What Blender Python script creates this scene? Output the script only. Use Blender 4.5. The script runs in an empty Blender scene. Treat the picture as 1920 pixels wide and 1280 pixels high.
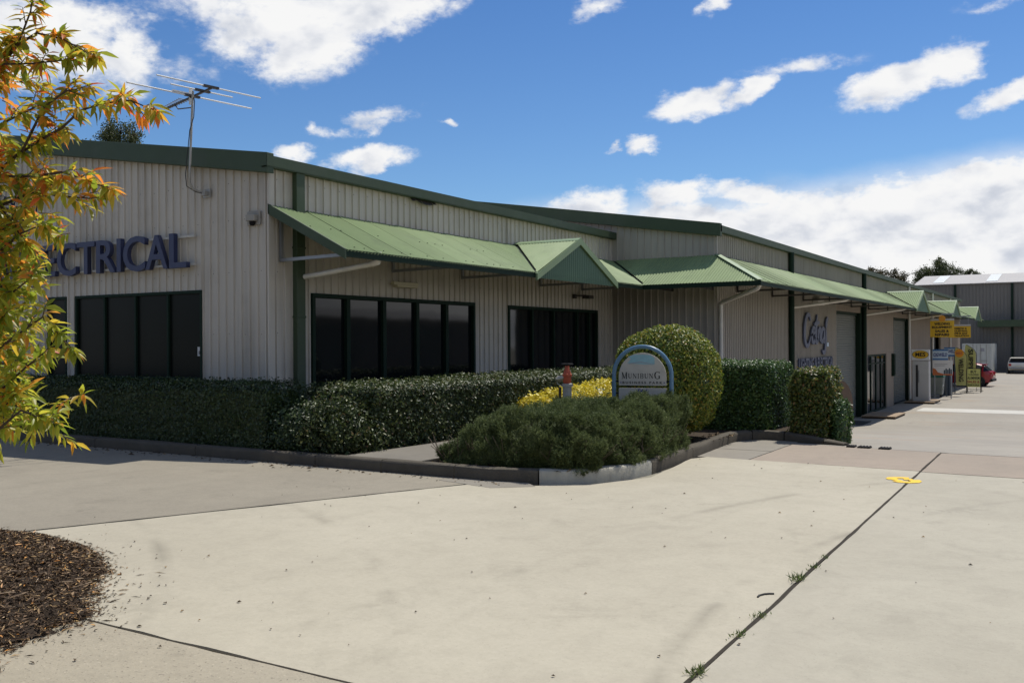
import bpy, bmesh, math, random
import numpy as np
from mathutils import Vector, Matrix, noise as mnoise

random.seed(11)
rng = np.random.default_rng(11)
S = bpy.context.scene
COL = S.collection

# ------------------------------------------------------------------ camera
F_PX, YAW, PITCH, ROLL, EYE = 1769.6, 0.5487, 0.0006, -0.0057, 1.6
fw = Vector((-math.sin(YAW) * math.cos(PITCH), math.cos(YAW) * math.cos(PITCH), math.sin(PITCH)))
r0 = fw.cross(Vector((0, 0, 1))).normalized()
u0 = r0.cross(fw)
rt = r0 * math.cos(ROLL) + u0 * math.sin(ROLL)
up = -r0 * math.sin(ROLL) + u0 * math.cos(ROLL)
cam_d = bpy.data.cameras.new('camera')
cam = bpy.data.objects.new('camera', cam_d)
COL.objects.link(cam)
m3 = Matrix((rt, up, -fw)).transposed()
cam.matrix_world = Matrix.Translation((0, 0, EYE)) @ m3.to_4x4()
cam_d.sensor_width = 36.0
cam_d.lens = F_PX / 1920 * 36
cam_d.clip_start = 0.05
cam_d.clip_end = 3000
S.camera = cam

# ------------------------------------------------------------------ view, sun, sky
S.view_settings.view_transform = 'Standard'
S.view_settings.look = 'None'
S.view_settings.gamma = 1
S.view_settings.use_curve_mapping = False
S.view_settings.exposure = 0.0
S.cycles.max_bounces = 6
S.cycles.diffuse_bounces = 3
S.cycles.glossy_bounces = 3
S.cycles.transmission_bounces = 4
S.cycles.caustics_reflective = False
S.cycles.caustics_refractive = False

SUN_DIR = Vector((0.10, 0.546, 1.0)).normalized()
SUN_EL = math.asin(SUN_DIR.z)
SUN_AZ = math.atan2(SUN_DIR.x, SUN_DIR.y)
sd = bpy.data.lights.new('sun', 'SUN')
sd.energy = 4.6
sd.angle = math.radians(0.5)
sd.color = (1.0, 0.955, 0.87)
so = bpy.data.objects.new('sun', sd)
COL.objects.link(so)
so.rotation_euler = SUN_DIR.to_track_quat('Z', 'Y').to_euler()

W = bpy.data.worlds.new('World')
S.world = W
W.use_nodes = True
nt = W.node_tree
nt.nodes.clear()


class NT:
    """small node-tree writer"""
    def __init__(self, tree):
        self.t = tree

    def n(self, typ, ins=None, **kw):
        nd = self.t.nodes.new(typ)
        for k, v in kw.items():
            setattr(nd, k, v)
        for k, v in (ins or {}).items():
            self.set(nd, k, v)
        return nd

    def set(self, nd, k, v):
        s = nd.inputs[k]
        if isinstance(v, bpy.types.NodeSocket):
            self.t.links.new(v, s)
        elif isinstance(v, bpy.types.Node):
            self.t.links.new(v.outputs[0], s)
        else:
            if hasattr(s.default_value, '__len__') and not isinstance(v, str) and len(s.default_value) == 4 and len(v) == 3:
                v = (*v, 1)
            s.default_value = v

    def m(self, op, a, b=None, c=None, clamp=False):
        nd = self.t.nodes.new('ShaderNodeMath')
        nd.operation = op
        nd.use_clamp = clamp
        for i, v in enumerate((a, b, c)):
            if v is not None:
                self.set(nd, i, v)
        return nd.outputs[0]

    def noise(self, vec, scale, detail=4, rough=0.55, dist=0.0):
        nd = self.n('ShaderNodeTexNoise', {'Scale': scale, 'Detail': detail, 'Roughness': rough, 'Distortion': dist})
        if vec is not None:
            self.set(nd, 'Vector', vec)
        return nd.outputs[0]

    def ramp(self, fac, stops, interp='LINEAR'):
        nd = self.t.nodes.new('ShaderNodeValToRGB')
        nd.color_ramp.interpolation = interp
        els = nd.color_ramp.elements
        while len(els) < len(stops):
            els.new(0.5)
        for e, (p, c) in zip(els, stops):
            e.position = p
            e.color = (*c, 1) if len(c) == 3 else c
        self.set(nd, 0, fac)
        return nd.outputs[0]

    def mix(self, fac, a, b, blend='MIX'):
        nd = self.t.nodes.new('ShaderNodeMix')
        nd.data_type = 'RGBA'
        nd.blend_type = blend
        self.set(nd, 0, fac)
        self.set(nd, 6, a)
        self.set(nd, 7, b)
        return nd.outputs[2]

    def smooth(self, v, lo, hi):
        nd = self.t.nodes.new('ShaderNodeMapRange')
        nd.interpolation_type = 'SMOOTHSTEP'
        self.set(nd, 0, v)
        nd.inputs[1].default_value = lo
        nd.inputs[2].default_value = hi
        nd.inputs[3].default_value = 0
        nd.inputs[4].default_value = 1
        return nd.outputs[0]


def build_world():
    N = NT(nt)
    out = N.n('ShaderNodeOutputWorld')
    sky = N.n('ShaderNodeTexSky')
    sky.sky_type = 'NISHITA'
    sky.sun_disc = False
    sky.sun_elevation = SUN_EL
    sky.sun_rotation = SUN_AZ
    sky.altitude = 0
    sky.air_density = 1.0
    sky.dust_density = 0.25
    sky.ozone_density = 2.5
    zup = N.n('ShaderNodeSeparateXYZ', {0: N.n('ShaderNodeTexCoord').outputs['Generated']}).outputs[2]
    tint = N.ramp(zup, [(0.0, (.74, .88, 1.0)), (.16, (.58, .79, 1.0)), (.34, (.45, .69, .97)), (1.0, (.42, .66, .96))])
    deep = N.mix(1.0, sky.outputs[0], tint, 'MULTIPLY')   # the camera's deep blue rendering of a clear sky
    bg = N.n('ShaderNodeBackground', {'Color': deep, 'Strength': 0.105})
    tc = N.n('ShaderNodeTexCoord').outputs['Generated']
    sep = N.n('ShaderNodeSeparateXYZ', {0: tc})
    x, y, z = sep.outputs
    az = N.m('MULTIPLY', N.m('ARCTAN2', x, y), 57.29578)
    el = N.m('MULTIPLY', N.m('ARCSINE', z), 57.29578)
    ang = N.n('ShaderNodeCombineXYZ', {0: az, 1: el, 2: 0.0}).outputs[0]
    # cloud bodies by direction (azimuth, elevation, half widths in degrees, tilt, thickness)
    clouds = [(-57.5, 16.4, 6.0, 2.6, 0, 1.05), (-53.4, 15.9, 2.6, 1.9, 0, .8), (-50.0, 15.2, 2.8, .8, 0, .30),
              (-44.6, 17.9, 4.6, 2.7, 0, 1.0), (-39.7, 19.0, 5.6, 1.5, 14, .85), (-45.2, 15.9, 2.2, 1.4, 0, .7),
              (-39.3, 13.0, 2.6, .75, 14, .62), (-42.0, 12.5, 1.9, .42, -8, .5), (-43.3, 12.9, .6, .4, 0, .5),
              (-39.9, 10.9, 3.3, .78, 3, .8), (-44.7, 11.1, 1.8, .75, 15, .7),
              (-20.9, 13.9, 2.4, 1.15, 10, .85), (-17.5, 14.4, 2.1, .8, 18, .8), (-14.1, 15.6, 4.2, .5, 3, .36),
              (-9.0, 13.9, 3.7, 1.35, 16, 1.0), (-6.8, 14.7, 2.2, 1.3, 10, 1.0), (-3.6, 12.9, 2.6, .8, 18, .85),
              (-23.6, 11.6, 1.1, .5, 5, .7), (-25.3, 11.6, .7, .35, 25, .5), (-26.2, 19.5, 1.9, .8, 15, .6),
              (-19.4, 19.2, 1.3, .5, 25, .6), (-4.6, 17.6, 2.0, .35, 10, .28), (-49.0, 18.8, 3.4, 1.6, 20, .34),
              (-35.2, 13.0, .5, .3, 0, .5), (-21.6, 8.7, 2.6, 1.1, 0, .9), (-17.5, 8.5, 2.6, .9, 0, .8),
              (-26.5, 8.0, 3.2, 1.2, 0, .8)]
    dmap = N.n('ShaderNodeVectorMath', {0: tc, 1: (1, 1, 1.7)}, operation='MULTIPLY').outputs[0]
    wn = N.n('ShaderNodeTexNoise', {'Vector': dmap, 'Scale': 9.0, 'Detail': 7.0, 'Roughness': .62})
    wv = N.n('ShaderNodeVectorMath', {0: wn.outputs['Color'], 1: (.5, .5, .5)}, operation='SUBTRACT').outputs[0]
    wv = N.n('ShaderNodeVectorMath', {0: wv, 1: (6.0, 3.0, 0)}, operation='MULTIPLY').outputs[0]
    angw = N.n('ShaderNodeVectorMath', {0: ang, 1: wv}, operation='ADD').outputs[0]
    acc = None
    for a0, e0, rx, ry, tilt, amp in clouds:
        mp = N.n('ShaderNodeMapping', {'Vector': angw, 'Location': (a0, e0, 0), 'Rotation': (0, 0, math.radians(tilt)),
                                       'Scale': (rx, ry, 1)}, vector_type='TEXTURE')
        ln = N.n('ShaderNodeVectorMath', {0: mp.outputs[0]}, operation='LENGTH').outputs['Value']
        d = N.m('MULTIPLY', N.m('SUBTRACT', 1.22, ln), amp * 1.25)
        acc = d if acc is None else N.m('MAXIMUM', acc, d)
    # low bank of cumulus along the horizon, all the way round
    top = N.m('ADD', 10.7, N.m('MULTIPLY', az, .085))
    top = N.m('MAXIMUM', N.m('MINIMUM', top, 11.0), 6.5)
    bank = N.m('MULTIPLY', N.m('SUBTRACT', top, el), .55)
    bank = N.m('MINIMUM', bank, 1.25)
    f1 = N.noise(dmap, 19.0, 10, .62, .1)
    f2 = N.noise(dmap, 7.0, 6, .55)
    # scattered clouds in the unseen sky, cover added to whiten the fill light
    away = N.smooth(N.m('ABSOLUTE', N.m('ADD', az, 31.4)), 36, 60)
    gen = N.m('MULTIPLY', N.m('SUBTRACT', N.noise(dmap, 4.2, 6, .55), .52), N.m('MULTIPLY', away, 6.0))
    gen = N.m('ADD', gen, N.m('MULTIPLY', N.m('SUBTRACT', away, 1.0), .6))
    hi = N.smooth(el, 19, 26)
    gen2 = N.m('ADD', N.m('MULTIPLY', N.m('SUBTRACT', N.noise(dmap, 3.6, 6, .55), .53), 6.0), N.m('MULTIPLY', N.m('SUBTRACT', hi, 1.0), 2.5))
    dens = N.m('MAXIMUM', acc, N.m('MAXIMUM', bank, N.m('MAXIMUM', gen, gen2)))
    nz = N.m('MULTIPLY', N.m('SUBTRACT', f1, .5), 2.0)
    f4 = N.noise(dmap, 70.0, 5, .6)
    nz = N.m('ADD', nz, N.m('MULTIPLY', N.m('SUBTRACT', f4, .5), .55))
    nz2 = N.m('MULTIPLY', N.m('SUBTRACT', f2, .5), .5)
    D = N.m('ADD', dens, N.m('ADD', nz, nz2))
    alpha = N.smooth(D, 0.05, 0.84)
    alpha = N.m('MULTIPLY', alpha, N.smooth(dens, 0.0, .30))
    # light and shade inside the clouds: density a little way towards the sun
    off = N.n('ShaderNodeVectorMath', {0: dmap, 1: (.004, .012, .030)}, operation='ADD').outputs[0]
    g1 = N.noise(off, 17.0, 5, .5, .25)
    f1s = N.noise(dmap, 17.0, 5, .5, .25)
    lit = N.m('MULTIPLY', N.m('SUBTRACT', f1s, g1), 1.7)
    thick = N.smooth(D, .65, 1.9)
    f3 = N.noise(dmap, 5.0, 5, .6, .3)
    lowgrey = N.m('MULTIPLY', N.smooth(el, 9.5, 5.0), N.smooth(f3, .42, .62))
    shade = N.m('SUBTRACT', N.m('ADD', .93, lit), N.m('ADD', N.m('MULTIPLY', thick, .13), N.m('MULTIPLY', lowgrey, .22)), clamp=True)
    ccol = N.ramp(shade, [(0.0, (.46, .51, .61)), (.5, (.70, .735, .81)), (.82, (.93, .94, .965)), (1.0, (1.0, 1.0, 1.0))])
    # thin veil lying over the top of the bank
    veil = N.m('MULTIPLY', N.smooth(N.m('ADD', N.m('SUBTRACT', N.m('ADD', top, .55), el), N.m('MULTIPLY', N.m('SUBTRACT', f2, .5), 2.5)), 0.0, 2.4), .78)
    alpha = N.m('MAXIMUM', alpha, veil)
    cb = N.n('ShaderNodeBackground', {'Color': ccol, 'Strength': .93})
    mx = N.n('ShaderNodeMixShader', {0: alpha, 1: bg.outputs[0], 2: cb.outputs[0]})
    N.set(out, 0, mx.outputs[0])


build_world()

# ------------------------------------------------------------------ materials
MATS = {}


def newmat(name):
    m = bpy.data.materials.new(name)
    m.use_nodes = True
    m.node_tree.nodes.clear()
    N = NT(m.node_tree)
    out = N.n('ShaderNodeOutputMaterial')
    b = N.n('ShaderNodeBsdfPrincipled')
    m.node_tree.links.new(b.outputs[0], out.inputs[0])
    MATS[name] = m
    return m, N, b, out


def wpos(N, scale=(1, 1, 1)):
    p = N.n('ShaderNodeNewGeometry').outputs['Position']
    if scale != (1, 1, 1):
        p = N.n('ShaderNodeVectorMath', {0: p, 1: scale}, operation='MULTIPLY').outputs[0]
    return p


def M(name, col, rough=.6, metal=0, var=.12, vscale=3.0, bump=0.0, bscale=60, spec=.5, objvar=0.0,
      streak=0.0, streak_col=(.08, .07, .06), dirt=0.0, dirt_col=(.10, .085, .06), dscale=1.3):
    m, N, b, out = newmat(name)
    p = wpos(N)
    c = tuple(col)
    base = N.mix(N.noise(p, vscale, 5, .6), tuple(v * (1 - var) for v in c), tuple(min(1, v * (1 + var)) for v in c))
    if objvar:
        oi = N.n('ShaderNodeObjectInfo').outputs['Random']
        k = N.m('ADD', 1 - objvar, N.m('MULTIPLY', oi, 2 * objvar))
        base = N.n('ShaderNodeVectorMath', {0: base, 'Scale': k}, operation='SCALE').outputs[0]
    if streak:
        s = N.noise(wpos(N, (5.5, 5.5, .30)), 1.0, 5, .6)
        base = N.mix(N.m('MULTIPLY', N.smooth(s, .46, .75), streak), base, streak_col)
    if dirt:
        s = N.noise(p, dscale, 7, .65)
        base = N.mix(N.m('MULTIPLY', N.smooth(s, .48, .72), dirt), base, dirt_col)
    N.set(b, 'Base Color', base)
    r = N.noise(p, vscale * 2.3, 3, .6)
    N.set(b, 'Roughness', N.m('ADD', rough - .06, N.m('MULTIPLY', r, .12)))
    b.inputs['Metallic'].default_value = metal
    b.inputs['Specular IOR Level'].default_value = spec
    if bump:
        bn = N.n('ShaderNodeBump', {'Height': N.noise(p, bscale, 4, .6), 'Strength': bump, 'Distance': .01})
        N.set(b, 'Normal', bn.outputs[0])
    return m


def leafmat(name, stops, rough=.45, spec=.5, trans=.3, tcol=1.5, clump=0.0, cscale=3.0):
    m, N, b, out = newmat(name)
    ri = N.n('ShaderNodeNewGeometry').outputs['Random Per Island']
    oi = N.n('ShaderNodeObjectInfo').outputs['Random']
    f = N.m('FRACT', N.m('ADD', ri, oi))
    if clump:
        f = N.m('ADD', N.m('MULTIPLY', f, 1 - clump), N.m('MULTIPLY', N.smooth(N.noise(wpos(N), cscale, 3, .5), .3, .7), clump))
    c = N.ramp(f, stops)
    N.set(b, 'Base Color', c)
    b.inputs['Roughness'].default_value = rough
    b.inputs['Specular IOR Level'].default_value = spec
    if trans:
        tr = N.n('ShaderNodeBsdfTranslucent')
        sc = N.n('ShaderNodeVectorMath', {0: c, 'Scale': tcol}, operation='SCALE').outputs[0]
        N.set(tr, 0, sc)
        mx = N.n('ShaderNodeMixShader', {0: trans, 1: b.outputs[0], 2: tr.outputs[0]})
        N.set(out, 0, mx.outputs[0])
    return m


def concrete(name, light, dark, speck=.25, speck_col=(.16, .14, .11), sscale=90, stain=.35, stain_col=None, big=.35, tyre=0.0, rust=0.0, bump=.25, grain=.12):
    m, N, b, out = newmat(name)
    p = wpos(N)
    stain_col = stain_col or tuple(v * .72 for v in dark)
    c = N.mix(N.smooth(N.noise(p, big, 6, .62), .34, .66), light, dark)
    fine = N.noise(p, 26, 5, .7)
    c = N.mix(grain * 2, c, N.mix(fine, tuple(v * .62 for v in dark), tuple(min(1, v * 1.25) for v in light)))
    s = N.noise(p, 1.7, 8, .7, .4)
    c = N.mix(N.m('MULTIPLY', N.smooth(s, .52, .74), stain), c, stain_col)
    c = N.mix(N.m('MULTIPLY', N.smooth(N.noise(p, 4.5, 9, .72, .6), .42, .66), .16), c, tuple(v * .66 for v in dark))
    dp = N.n('ShaderNodeTexVoronoi', {'Vector': N.n('ShaderNodeVectorMath', {0: p, 1: N.n('ShaderNodeTexNoise', {'Vector': p, 'Scale': 9.0}).outputs['Color']}, operation='ADD').outputs[0], 'Scale': .55})
    c = N.mix(N.m('MULTIPLY', N.m('SUBTRACT', 1.0, N.smooth(dp.outputs['Distance'], .02, .13)), stain * .55), c, tuple(v * .45 for v in dark))
    # long scuffs
    sc = N.noise(wpos(N, (.9, .16, 1)), 1.6, 6, .65, .3)
    c = N.mix(N.m('MULTIPLY', N.smooth(sc, .54, .72), .20), c, stain_col)
    sp = N.noise(p, sscale, 2, .5)
    c = N.mix(N.m('MULTIPLY', N.smooth(sp, .62, .72), speck), c, speck_col)
    sp2 = N.noise(p, sscale * .8, 2, .5)
    c = N.mix(N.m('MULTIPLY', N.smooth(sp2, .64, .72), speck * .5), c, tuple(min(.8, v * 1.4) for v in light))
    if tyre:
        for (cx, cy, R, w) in ((-10.5, -1.6, 9.2, .10), (-10.5, -1.6, 7.75, .09), (6.5, 6.0, 9.9, .09), (6.5, 6.0, 8.45, .08)):
            d = N.n('ShaderNodeVectorMath', {0: p, 1: (cx, cy, 0)}, operation='DISTANCE').outputs['Value']
            k = N.m('SUBTRACT', 1.0, N.m('DIVIDE', N.m('ABSOLUTE', N.m('SUBTRACT', d, R)), w), clamp=True)
            k = N.m('MULTIPLY', k, N.smooth(N.noise(p, .7, 5, .65), .40, .72))
            c = N.mix(N.m('MULTIPLY', k, tyre), c, tuple(v * .62 for v in dark))
    if rust:
        rn = N.noise(wpos(N, (.35, .9, 1)), .8, 6, .65)
        c = N.mix(N.m('MULTIPLY', N.smooth(rn, .54, .75), rust), c, (.36, .20, .09))
    N.set(b, 'Base Color', c)
    b.inputs['Roughness'].default_value = .86
    b.inputs['Specular IOR Level'].default_value = .25
    bn = N.n('ShaderNodeBump', {'Height': N.m('ADD', fine, N.m('MULTIPLY', sp, .5)), 'Strength': bump, 'Distance': .004})
    N.set(b, 'Normal', bn.outputs[0])
    return m


CREAM = (.535, .492, .42)
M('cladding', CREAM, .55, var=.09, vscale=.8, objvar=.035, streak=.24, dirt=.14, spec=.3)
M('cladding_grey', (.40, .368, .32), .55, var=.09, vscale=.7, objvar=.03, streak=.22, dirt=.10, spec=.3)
M('precast', (.27, .225, .18), .85, var=.10, vscale=.9, bump=.15, bscale=45, streak=.22, spec=.2)
M('trim_green', (.036, .060, .026), .6, var=.16, vscale=2.2, dirt=.22, dirt_col=(.09, .10, .08))
M('trim_dark', (.011, .026, .016), .65, var=.15, vscale=2.0, spec=.15)
M('awning_green', (.215, .285, .135), .62, var=.10, vscale=1.6, objvar=.07, dirt=.30, dirt_col=(.115, .15, .085), dscale=2.4, streak=.0, spec=.15)
M('ridge_green', (.20, .28, .145), .5, var=.08, vscale=2)
M('gablet_green', (.075, .145, .085), .5, var=.12, vscale=1.5)
M('soffit', (.12, .10, .085), .8, var=.2)
M('steel', (.30, .31, .32), .45, metal=.6, var=.15)
M('dark_steel', (.05, .045, .04), .6, var=.2)
M('pvc', (.66, .63, .56), .45, var=.08, vscale=5, dirt=.25, dirt_col=(.35, .31, .24), dscale=4)
M('white_paint', (.72, .72, .70), .5, var=.06, dirt=.15, dirt_col=(.4, .38, .33))
M('old_white', (.50, .48, .43), .55, var=.12, dirt=.3, dirt_col=(.28, .25, .2))
M('letter_blue', (.036, .044, .10), .5, var=.12, vscale=6)
M('letter_side', (.02, .022, .05), .6)
M('logo_blue', (.085, .10, .155), .5, var=.15, vscale=8)
M('print_blue', (.02, .03, .20), .6)
M('print_black', (.012, .012, .014), .7)
M('print_dark', (.035, .033, .03), .7)
M('print_red', (.30, .05, .04), .7)
M('print_grey', (.30, .30, .32), .7)
M('sign_panel', (.46, .43, .37), .55, var=.10, vscale=9, dirt=.35, dirt_col=(.30, .27, .22), dscale=7)
M('sign_sky', (.24, .42, .46), .6, var=.2, vscale=10, dirt=.4, dirt_col=(.36, .42, .38), dscale=9)
M('sign_blue_pipe', (.10, .20, .30), .35, var=.18, vscale=7, dirt=.3, dirt_col=(.10, .18, .25), dscale=9)
M('yellow_board', (.72, .43, .02), .5, var=.08)
M('yellow_flag', (.50, .49, .17), .7, var=.10)
M('orange_print', (.72, .30, .02), .6, var=.1)
M('rust_orange', (.55, .16, .05), .6, var=.2)
M('board_blue', (.06, .18, .40), .5)
M('board_pale', (.55, .66, .74), .5)
M('camera_box', (.30, .28, .24), .6, var=.1)
M('hydrant_red', (.42, .07, .025), .5, var=.25, vscale=20, dirt=.3, dirt_col=(.2, .07, .04), dscale=16)
M('black_iron', (.012, .011, .011), .8, var=.3, vscale=15, spec=.2)
M('galv', (.36, .35, .32), .5, metal=.35, var=.25, vscale=9, dirt=.4, dirt_col=(.24, .18, .12), dscale=7)
M('brass', (.42, .38, .30), .4, metal=.5, var=.2, vscale=12)
M('kerb_old', (.095, .083, .064), .9, var=.35, vscale=5, bump=.8, bscale=50, streak=.4, streak_col=(.07, .06, .05), dirt=.4, dirt_col=(.08, .07, .055), spec=.2)
M('kerb_pale', (.44, .42, .35), .85, var=.22, vscale=5, bump=.6, bscale=50, streak=.55, streak_col=(.20, .18, .15), spec=.2)
M('soil', (.055, .042, .030), .95, var=.35, vscale=9, bump=.6, bscale=25, spec=.1)
M('mulch_base', (.040, .030, .022), .95, var=.45, vscale=14, bump=.8, bscale=40, spec=.1)
M('bark', (.075, .055, .04), .85, var=.3, vscale=14, bump=.5, bscale=50, spec=.2)
M('twig', (.10, .075, .05), .8, var=.3, vscale=18)
M('timber', (.28, .20, .125), .8, var=.25, vscale=5, objvar=.12)
M('timber_dark', (.12, .075, .045), .8, var=.25, vscale=5)
M('roller', (.12, .13, .115), .5, var=.1, vscale=1.5, spec=.35)
M('rubber', (.018, .018, .018), .75, var=.2)
M('tyre', (.014, .014, .015), .8, var=.1)
M('wheel_rim', (.35, .35, .36), .35, metal=.7)
M('car_red', (.30, .012, .022), .22, var=.03, spec=.6)
M('car_white', (.62, .60, .54), .3, var=.05)
M('lamp_red', (.35, .01, .01), .25)
M('plate', (.60, .58, .45), .5)
M('bin_green', (.10, .13, .10), .5, var=.2, vscale=4, dirt=.3, dirt_col=(.2, .18, .14))
M('bin_grey', (.20, .22, .20), .55, var=.15, vscale=3, dirt=.3, dirt_col=(.12, .11, .09))
M('lid_green', (.015, .12, .075), .45, var=.15)
M('container_paint', (.50, .52, .49), .5, var=.08, dirt=.25, dirt_col=(.34, .27, .2), streak=.25, streak_col=(.3, .22, .15))
M('roof_pale', (.34, .32, .30), .55, var=.08, vscale=.4, streak=.12)
M('skylight', (.62, .64, .62), .45, var=.06)
M('far_clad', (.17, .158, .14), .6, var=.08, vscale=.5, objvar=.04, streak=.12)
M('yellow_spray', (.78, .50, .03), .8, var=.15, vscale=15)
M('light_cover', (.55, .50, .34), .5, var=.1)
M('sticker', (.6, .6, .58), .5)
M('gas_bottle', (.05, .075, .10), .45, var=.2)
M('cabinet', (.52, .51, .48), .5, var=.06, dirt=.2, dirt_col=(.36, .34, .3), dscale=2)
M('mortar_dark', (.05, .043, .034), .95, var=.4, vscale=20, spec=.1)

concrete('slab_pale', (.455, .415, .322), (.385, .348, .267), speck=.22, stain=.42, tyre=.8, bump=.25, grain=.16)
concrete('slab_right', (.425, .392, .31), (.36, .33, .26), speck=.25, stain=.42, tyre=.4, bump=.2)
concrete('slab_band', (.42, .385, .305), (.365, .335, .262), speck=.2, stain=.35, bump=.15)
concrete('carpark', (.30, .268, .208), (.24, .214, .167), speck=.5, stain=.45, sscale=60, bump=.6, grain=.2)
concrete('aggregate', (.39, .345, .26), (.31, .275, .208), speck=.85, sscale=55, stain=.35, bump=.8, grain=.22)
concrete('pink_strip', (.335, .275, .215), (.285, .24, .19), speck=.25, stain=.35, bump=.3)
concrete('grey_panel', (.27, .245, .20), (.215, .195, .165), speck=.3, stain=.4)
concrete('apron', (.34, .31, .26), (.285, .26, .22), speck=.2, stain=.4, rust=.35, tyre=.2)
concrete('path', (.21, .19, .155), (.165, .15, .125), speck=.3, stain=.5)
concrete('drain_pale', (.56, .54, .49), (.50, .48, .43), speck=.1, stain=.2)
concrete('ground_far', (.26, .24, .19), (.20, .19, .14), speck=.2, stain=.4, big=.08)


def glassmat(name, tint, rough=.06, spec=.42):
    m, N, b, out = newmat(name)
    p = wpos(N)
    N.set(b, 'Base Color', N.mix(N.noise(p, 1.2, 4, .6), tuple(v * .6 for v in tint), tuple(v * 1.4 for v in tint)))
    b.inputs['Roughness'].default_value = rough
    b.inputs['Specular IOR Level'].default_value = spec
    bn = N.n('ShaderNodeBump', {'Height': N.noise(p, 1.1, 2, .5), 'Strength': .06, 'Distance': .02})
    N.set(b, 'Normal', bn.outputs[0])


glassmat('glass_dark', (.006, .008, .009), .05, .38)
glassmat('glass_screen', (.006, .008, .006), .35, .12)
glassmat('car_glass', (.01, .012, .014), .05)

leafmat('hedge_leaf', [(0, (.016, .030, .009)), (.5, (.034, .060, .016)), (.85, (.060, .092, .025)), (1, (.095, .11, .04))], .42, .4, .18)
leafmat('hedge_gloss', [(0, (.016, .028, .008)), (.45, (.040, .062, .016)), (.82, (.085, .11, .034)), (.95, (.14, .15, .055)), (1, (.15, .09, .05))], .46, .36, .2)
leafmat('hedge_green', [(0, (.022, .050, .012)), (.5, (.048, .10, .022)), (.85, (.085, .15, .035)), (1, (.14, .19, .05))], .42, .4, .22)
leafmat('hedge_rust', [(0, (.04, .060, .012)), (.5, (.085, .125, .022)), (.80, (.16, .18, .035)), (.94, (.24, .18, .05)), (1, (.26, .10, .035))], .42, .45, .25)
leafmat('ball_leaf', [(0, (.055, .095, .014)), (.4, (.12, .175, .024)), (.75, (.25, .28, .036)), (.93, (.38, .32, .05)), (1, (.32, .16, .04))], .45, .4, .28)
leafmat('rosemary_leaf', [(0, (.040, .058, .020)), (.5, (.098, .126, .044)), (.9, (.165, .20, .075)), (1, (.22, .20, .11))], .65, .2, .25, clump=.35)
leafmat('yellow_leaf', [(0, (.42, .32, .02)), (.4, (.66, .54, .035)), (.8, (.80, .68, .07)), (1, (.84, .74, .16))], .45, .4, .25, 1.2)
leafmat('weed_leaf', [(0, (.05, .09, .02)), (.6, (.10, .15, .035)), (1, (.20, .19, .07))], .5, .4, .25)
leafmat('gum_leaf', [(0, (.035, .050, .018)), (.5, (.070, .090, .030)), (1, (.12, .13, .05))], .5, .4, .15, clump=.5, cscale=.5)
leafmat('dry_gum_leaf', [(0, (.05, .045, .022)), (.5, (.085, .075, .035)), (1, (.12, .105, .06))], .55, .4, .15, clump=.5, cscale=.5)
leafmat('autumn_leaf', [(0, (.17, .20, .025)), (.30, (.31, .30, .032)), (.58, (.47, .35, .040)), (.78, (.55, .29, .035)), (.92, (.60, .20, .035)), (1, (.60, .12, .04))],
        .40, .4, .60, 1.5)
leafmat('green_leaf', [(0, (.14, .19, .02)), (.45, (.27, .31, .03)), (.82, (.42, .38, .042)), (.95, (.50, .30, .035)), (1, (.58, .16, .035))],
        .40, .4, .60, 1.5)
leafmat('chip', [(0, (.035, .024, .016)), (.42, (.085, .056, .036)), (.70, (.16, .105, .065)), (.86, (.28, .19, .11)), (.95, (.50, .34, .16)), (.98, (.55, .24, .05)), (1, (.62, .50, .36))], .85, .2, 0)
leafmat('litter_mat', [(0, (.03, .022, .015)), (.7, (.09, .065, .04)), (1, (.30, .20, .09))], .85, .2, 0)

# ------------------------------------------------------------------ mesh helpers
ORG = {}


def props(o, label=None, cat=None, group=None, kind=None):
    if label:
        o['label'] = label
    if cat:
        o['category'] = cat
    if group:
        o['group'] = group
    if kind:
        o['kind'] = kind
    return o


def empty(name, label, cat, loc=(0, 0, 0), rotz=0.0, group=None, kind=None, local=False):
    o = bpy.data.objects.new(name, None)
    o.empty_display_size = .2
    COL.objects.link(o)
    o.location = loc
    o.rotation_euler = (0, 0, rotz)
    ORG[o.name] = Vector((0, 0, 0)) if local else Vector(loc)
    return props(o, label, cat, group, kind)


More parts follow.
